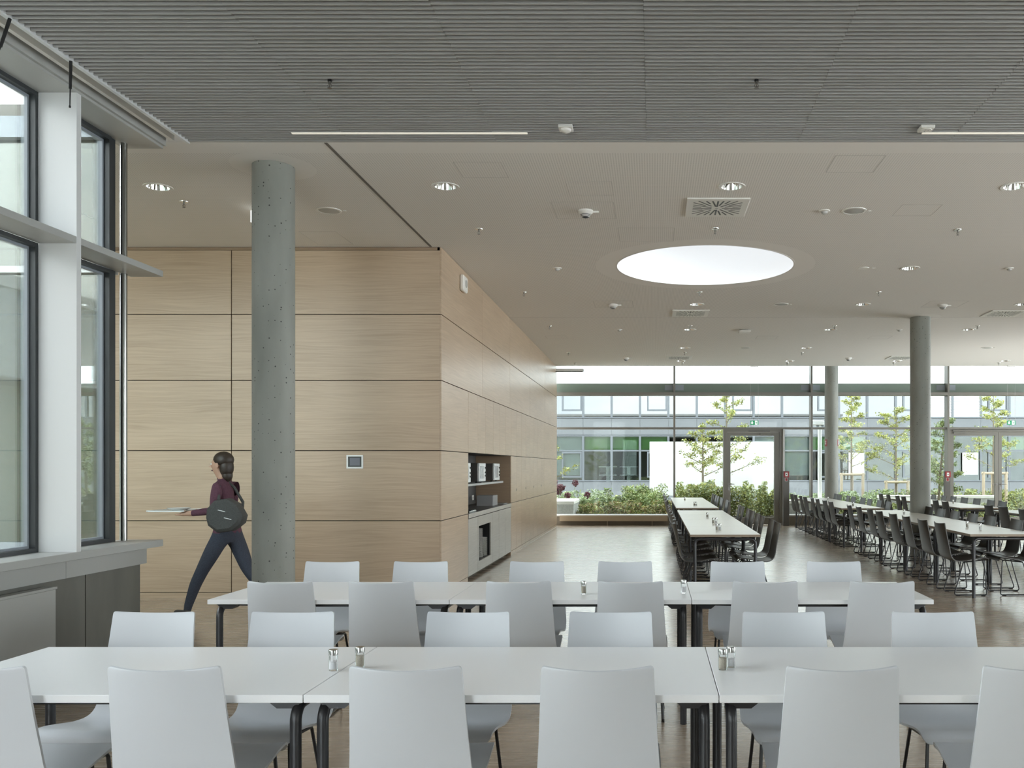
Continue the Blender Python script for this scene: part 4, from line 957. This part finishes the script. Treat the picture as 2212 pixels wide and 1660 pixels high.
RD = ['leaf_olive', 'leaf_red', 'leaf_mid', 'leaf_red', 'leaf_lime', 'leaf_dark']
SHR = [(-1.75, 25.0, .55, .5, .48, 'low reddish-green shrub beside the stone bench', RD, 1500, .075), (-.75, 25.0, .65, .5, .52, 'low reddish-green shrub in the middle of the left garden window', RD, 1700, .075),
       (.25, 25.0, .6, .5, .55, 'low reddish-green shrub before the first mullion', RD, 1700, .075), (-.95, 26.9, .6, .5, .82, 'dark round green shrub behind the low reddish shrubs', ['leaf_mid', 'leaf_dark', 'leaf_mid', 'leaf_olive'], 2200, .085),
       (-1.95, 26.4, .6, .5, .62, 'silvery grass-like shrub left of the round green shrub', G2, 1600, .08), (.05, 27.4, .7, .6, .70, 'grey-green shrub left of the white block', G1, 1700, .08),
       (-.2, 29.0, .9, .6, .9, 'tall green shrub at the left edge of the white screen wall', G1, 1600, .09), (-2.2, 28.6, 1.0, .7, .72, 'green ground shrub in front of the grey office plinth', G2, 1800, .09),
       (1.25, 25.9, .75, .6, 1.02, 'tall pale green hedge shrub left of the single door', G3, 2600, .085), (2.25, 26.0, .75, .6, 1.08, 'tall pale green hedge shrub seen through the single door', G3, 2600, .085), (3.15, 26.1, .6, .6, 1.04, 'tall pale green hedge shrub at the right of the single door', G3, 2200, .085),
       (4.5, 28.4, 1.1, .7, .62, 'pale meadow shrub behind the far column, left', G2, 2000, .09), (6.4, 28.8, 1.2, .8, .70, 'pale meadow shrub under the first staked tree', G2, 2200, .09), (8.1, 29.0, 1.1, .7, .74, 'round dark green shrub right of the first staked tree', G1, 2000, .09),
       (9.9, 29.2, 1.2, .8, .74, 'green shrub with yellow tips outside the double door', G3, 2200, .09), (11.6, 29.0, 1.2, .8, .76, 'green shrub at the right edge of the garden', G3, 2200, .09), (9.3, 25.8, 1.3, .5, .45, 'low pale flowering shrub in front of the long stone bench', G3, 2000, .08), (12.0, 26.2, 1.0, .6, .62, 'low shrub right of the long stone bench', G3, 1600, .08), (6.3, 25.6, 1.2, .5, .42, 'low olive shrub below the round column window', G3, 1800, .08)]
for a in SHR: shrub(*a)
# purple-flowered stalks
t = thing('allium_clump', 'clump of purple flower heads beside the oak wall end', 'flowers', (-2.75, 27.2, .06)); rng = random.Random(5); st = MB()
for k in range(9):
    x, y, h = rng.uniform(-.35, .75), rng.uniform(-.4, .4), rng.uniform(.55, 1.05)
    st.tube([(x * .7, y * .7, 0), (x, y, h)], [.008, .005], 5)
    def fn(r, x=x, y=y, h=h):
        v = Vector((r.gauss(0, 1), r.gauss(0, 1), r.gauss(0, 1))).normalized() * .11 * r.random() ** .4; return (x + v.x, y + v.y, h + v.z), 1
    tag(link('flower_head', leaf_cloud(rng, fn, 130, .06, ['leaf_purple']), t), kind='stuff')
st.build('stems', 'leaf_mid', t)
def tree(x, y, h, label, mats, crown0, spread, seed, nb=16, leaves=1600, lsize=.085, stakes=None, lean=0.):
    rng = random.Random(seed); t = thing('young_tree', label, 'tree', (x, y, .0), 0, 'young courtyard trees')
    tr = MB(); top = Vector((lean, 0, h)); tr.tube([(0, 0, -.05), (lean * .4, .02, h * .5), tuple(top)], [.045, .032, .008], 8)
    segs = []
    for k in range(nb):
        f = crown0 + (1 - crown0) * (k + .5) / nb * .97; b = Vector((lean * f, 0, h * f)); a = k * 2.4 + rng.uniform(-.4, .4)
        L = spread * (1.08 - .85 * ((f - crown0) / (1 - crown0))) * rng.uniform(.7, 1.15)
        m1 = b + Vector((math.cos(a) * L * .5, math.sin(a) * L * .5, L * .22)); e = b + Vector((math.cos(a) * L, math.sin(a) * L, L * rng.uniform(.28, .55)))
        tr.tube([b, m1, e], [.014, .009, .003], 5); segs += [(b, m1), (m1, e), (m1, e), (m1, e)]
        for q in range(2):
            p = m1.lerp(e, rng.uniform(.2, .8)); e2_ = p + Vector((rng.gauss(0, 1), rng.gauss(0, 1), rng.uniform(0, .8))).normalized() * L * .35; tr.tube([p, e2_], [.005, .002], 4); segs += [(p, e2_)] * 2
    segs += [(Vector((lean * .8, 0, h * .8)), top)] * 3
    tr.build('trunk', 'bark', t)
    def fn(r):
        a, b = r.choice(segs); p = a.lerp(b, r.uniform(.1, 1.05)); return tuple(p + Vector((r.gauss(0, .05), r.gauss(0, .05), r.gauss(0, .035)))), 1
    tag(link('foliage', leaf_cloud(rng, fn, int(leaves * 2), lsize * .72, mats, .1), t), kind='stuff')
    if stakes:
        s_ = thing('tree_stake', stakes[1], 'stake', (x, y, 0), 0, 'wooden tree stakes'); w = .36
        for sx, sy in ((-w, -.1), (w, -.1), (.08, .3)): MB().cyl((sx, sy, -.05), (sx, sy, stakes[0]), .048, n=10).build('post', 'stake_wood', s_, smooth=True)
        for p0, p1 in (((-w - .06, -.1), (w + .06, -.1)), ((-w, -.1), (.08, .3)), ((w, -.1), (.08, .3))): MB().cyl((*p0, stakes[0] - .05), (*p1, stakes[0] - .05), .042, n=10).build('cross_rail', 'stake_wood', s_, smooth=True)
LM = ['leaf_lime', 'leaf_lime', 'leaf_olive', 'leaf_mid']
tree(1.55, 28.0, 2.75, 'small lime-green tree before the white screen wall, left of the single door', LM, .42, 1.0, 11, leaves=1100, stakes=(.95, 'low wooden stake frame of the tree left of the single door'))
tree(2.35, 28.6, 3.9, 'taller sparse lime-green tree seen behind the single door', LM, .30, 1.15, 12, leaves=1200)
tree(6.68, 30.0, 4.0, 'slender lime-green staked tree right of the far column', LM, .36, .85, 13, nb=20, leaves=1500, stakes=(1.30, 'pale wooden stake frame of the slender tree right of the far column'))
tree(8.05, 29.5, 3.4, 'broad yellow-green tree left of the middle column', LM, .25, 1.35, 14, leaves=1900, stakes=(1.05, 'wooden stake frame left of the middle column'))
tree(8.3, 26.0, 2.9, 'dense green bushy tree right of the middle column', G1, .18, .9, 15, nb=22, leaves=2600, lsize=.08, lean=.25)
tree(10.9, 28.5, 3.75, 'lime-green staked tree outside the double door', LM, .34, 1.1, 16, nb=18, leaves=1500, stakes=(1.35, 'pale wooden stake frame outside the double door'))
tree(-3.35, 26.5, 2.7, 'lime-green tree peeking past the oak wall end', LM, .35, .95, 17, leaves=900)
# wing building outside the left windows
wb = thing('wing_building', 'long pale wing of the building outside the left windows', 'building')
for k in range(22):
    y = -34 + k * 2.4; MB().box(-14, -12, y + .006, y + 2.394, 3.18, 4.84).build('facade_panel', 'facade_blue', wb); MB().box(-13.6, -13, y + .02, y + 2.38, -.03, 3.15).build('facade_glass', 'facade_green', wb)
MB().box(-14, -11.93, -34, 18.8, 4.84, 5.08).build('roof_edge', 'facade_pale', wb); MB().box(-14, -12, -34, 18.8, 3.14, 3.18).build('soffit', 'facade_grey', wb)
# tree belt reflected in the office windows

# ------------------------------------------------------------------ walking person (facing -X)
PX, PY = -4.27, 8.92
def skin(name, verts, edges, radii, root, mats, assign, parent=None, sub=2):
    me = bpy.data.meshes.new(name + '_cage'); me.from_pydata([tuple(v) for v in verts], edges, [])
    o = bpy.data.objects.new(name + '_cage', me); COL.objects.link(o)
    md = o.modifiers.new('skin', 'SKIN'); md.use_smooth_shade = True; md.branch_smoothing = .6
    for i, r in enumerate(radii):
        sv = me.skin_vertices[0].data[i]; sv.radius = r if isinstance(r, tuple) else (r, r); sv.use_root = (i == root)
    ms = o.modifiers.new('sub', 'SUBSURF'); ms.levels = sub; ms.render_levels = sub
    dg = bpy.context.evaluated_depsgraph_get(); dg.update(); me2 = bpy.data.meshes.new_from_object(o.evaluated_get(dg)); bpy.data.objects.remove(o)
    me2.name = name; me2.materials.clear()
    for x in mats: me2.materials.append(MATS[x])
    for p in me2.polygons: p.material_index = assign(p.center); p.use_smooth = True
    return link(name, me2, parent)
per = thing('person', 'person in plum sweater and dark jeans striding left with a tray', 'person', (PX, PY, 0))
V = []; Ed = []; Rr = []
def jv(x, y, z, r, parent=None):
    V.append(Vector((x, y, z))); Rr.append(r)
    if parent is not None: Ed.append((parent, len(V) - 1))
    return len(V) - 1
pel = jv(-.01, 0, .87, (.135, .105)); w1 = jv(-.015, 0, .99, (.125, .10), pel); ch = jv(-.03, 0, 1.17, (.145, .11), w1); sh_ = jv(-.035, 0, 1.315, (.11, .085), ch)
nk = jv(-.055, 0, 1.395, (.052, .05), sh_); hd0 = jv(-.075, 0, 1.455, (.062, .07), nk); hd = jv(-.085, 0, 1.53, (.082, .095), hd0); hd2 = jv(-.08, 0, 1.595, (.06, .075), hd)
# legs: the one nearer the camera (-y) swings forward
h1 = jv(-.04, -.085, .80, .098, pel); k1 = jv(-.215, -.09, .475, .064, h1); c1 = jv(-.285, -.09, .33, .058, k1); a1 = jv(-.36, -.09, .105, .040, c1); f1 = jv(-.365, -.09, .048, .04, a1); t1 = jv(-.50, -.095, .055, .034, f1)
h2 = jv(.03, .085, .80, .098, pel); k2 = jv(.15, .09, .48, .066, h2); c2 = jv(.225, .09, .37, .058, k2); a2 = jv(.345, .09, .20, .040, c2); f2 = jv(.375, .09, .165, .038, a2); t2 = jv(.295, .09, .045, .034, f2)
# arms, both forearms forward under the tray
for sy in (-1, 1):
    s1 = jv(-.03, sy * .155, 1.325, .062, sh_); e1 = jv(-.045, sy * .205, 1.075, .046, s1); wr = jv(-.285, sy * .185, 1.045, .030, e1); pm = jv(-.345, sy * .175, 1.043, (.024, .034), wr)
    for q in range(4): 
        b_ = jv(-.392, sy * (.175 - .028 + q * .0185), 1.034, .0085, pm); jv(-.43 - (.006, .012, .008, -.004)[q], sy * (.175 - .030 + q * .019), 1.036, .0078, b_)
    th_ = jv(-.35, sy * .125, 1.06, .0105, pm); jv(-.385, sy * .105, 1.072, .009, th_)
def who(c):
    if c.z > 1.385 or (c.x < -.262 and .98 < c.z < 1.12): return 0
    if c.z > .86 and c.x > -.28: return 1
    if c.z < .085 or (c.x > .27 and c.z < .19): return 3
    return 2
skin('body', V, Ed, Rr, pel, ['skin', 'sweater', 'jeans', 'shoe'], who, per, 2)
m = MB(); prof_h = []
def ell(mb, c, r, n=16, k=10, cut=None):
    vs = []; fs = []
    for i in range(k + 1):
        th = math.pi * i / k
        for j in range(n): vs.append((c[0] + r[0] * math.sin(th) * math.cos(2 * math.pi * j / n), c[1] + r[1] * math.sin(th) * math.sin(2 * math.pi * j / n), c[2] + r[2] * math.cos(th)))
    for i in range(k):
        for j in range(n): fs.append((i * n + j, i * n + (j + 1) % n, (i + 1) * n + (j + 1) % n, (i + 1) * n + j))
    mb.add(vs, fs); return mb
hm_ = MB(); ell(hm_, (-.045, 0, 1.575), (.098, .088, .085)); ell(hm_, (-.018, 0, 1.50), (.068, .078, .11)); ell(hm_, (-.01, 0, 1.42), (.05, .062, .07)); hm_.build('hair', 'hair', per, smooth=True)
fm = MB(); fm.prism([(-.165, 1.53), (-.192, 1.503), (-.165, 1.497)], 'y', -.012, .012); fm.build('nose', 'skin', per)
for sy in (-1, 1):
    e = ell(MB(), (-.150, sy * .032, 1.532), (.012, .014, .009), 10, 6).build('eye', 'white_sign', per, smooth=True); ell(MB(), (-.1605, sy * .033, 1.532), (.004, .007, .007), 8, 6).build('iris', 'hair', e, smooth=True)
    ell(MB(), (-.07, sy * .09, 1.515), (.016, .010, .03), 10, 6).build('ear', 'skin', per, smooth=True)
ell(MB(), (-.156, 0, 1.468), (.012, .026, .007), 10, 6).build('mouth', 'sweater', per, smooth=True)
bag = thing('shoulder_bag', 'dark grey shoulder bag hanging at the walking person\'s hip', 'bag', (PX + .10, PY - .24, 1.03))
bm_ = MB(); pg = [(-.17, .07), (-.10, .15), (.03, .17), (.12, .12), (.19, .0), (.17, -.08), (.08, -.15), (-.07, -.17), (-.16, -.10), (-.18, -.02)]
sl4 = [(-.085, .78), (-.06, .95), (0, 1.0), (.06, .95), (.08, .8)]
bm_.add([(a * k, y, b * k) for y, k in sl4 for a, b in pg], [(i * 10 + j, i * 10 + (j + 1) % 10, (i + 1) * 10 + (j + 1) % 10, (i + 1) * 10 + j) for i in range(4) for j in range(10)] + [tuple(range(9, -1, -1)), tuple(40 + j for j in range(10))])
bm_.build('pouch', 'bag_cloth', bag, smooth=True)
for z, o_ in ((.045, .0), (-.03, .06)): MB().tube([(-.13 + o_ + k * .03, -.086 + .06 * ((k - 4) / 5) ** 2, z + .012 * math.sin(k * .7)) for k in range(8)], .0035, 6).build('piping', 'white_sign', bag, smooth=True)
MB().tube([(-.08, .01, .13), (-.115, .07, .24), (-.13, .14, .315), (-.13, .24, .345), (-.07, .30, .27), (.02, .30, .12), (.06, .20, .02)], .014, 6).build('strap', 'bag_cloth', bag, smooth=True)
try_ = thing('meal_tray', 'white tray carried by the walking person', 'tray', (PX - .50, PY, 1.062))
MB().prism([(-.17, -.23), (.15, -.23), (.17, -.21), (.17, .21), (.15, .23), (-.17, .23), (-.19, .21), (-.19, -.21)], 'z', 0, .008).build('base', 'panel_white', try_)
MB().tube([(-.19, -.22, .008), (.17, -.22, .008), (.17, .22, .008), (-.19, .22, .008)], .008, 6, closed=True).build('rim', 'panel_white', try_)
MB().lathe([(0, .0), (.06, 0), (.105, .022), (.11, .027), (.1, .026), (.055, .007), (0, .007)], (PX - .46, PY - .06, 1.0705), 24).build('dinner_plate', 'porcelain', smooth=True)
tag(bpy.data.objects['dinner_plate'], 'white dinner plate on the tray carried by the walking person', 'plate')
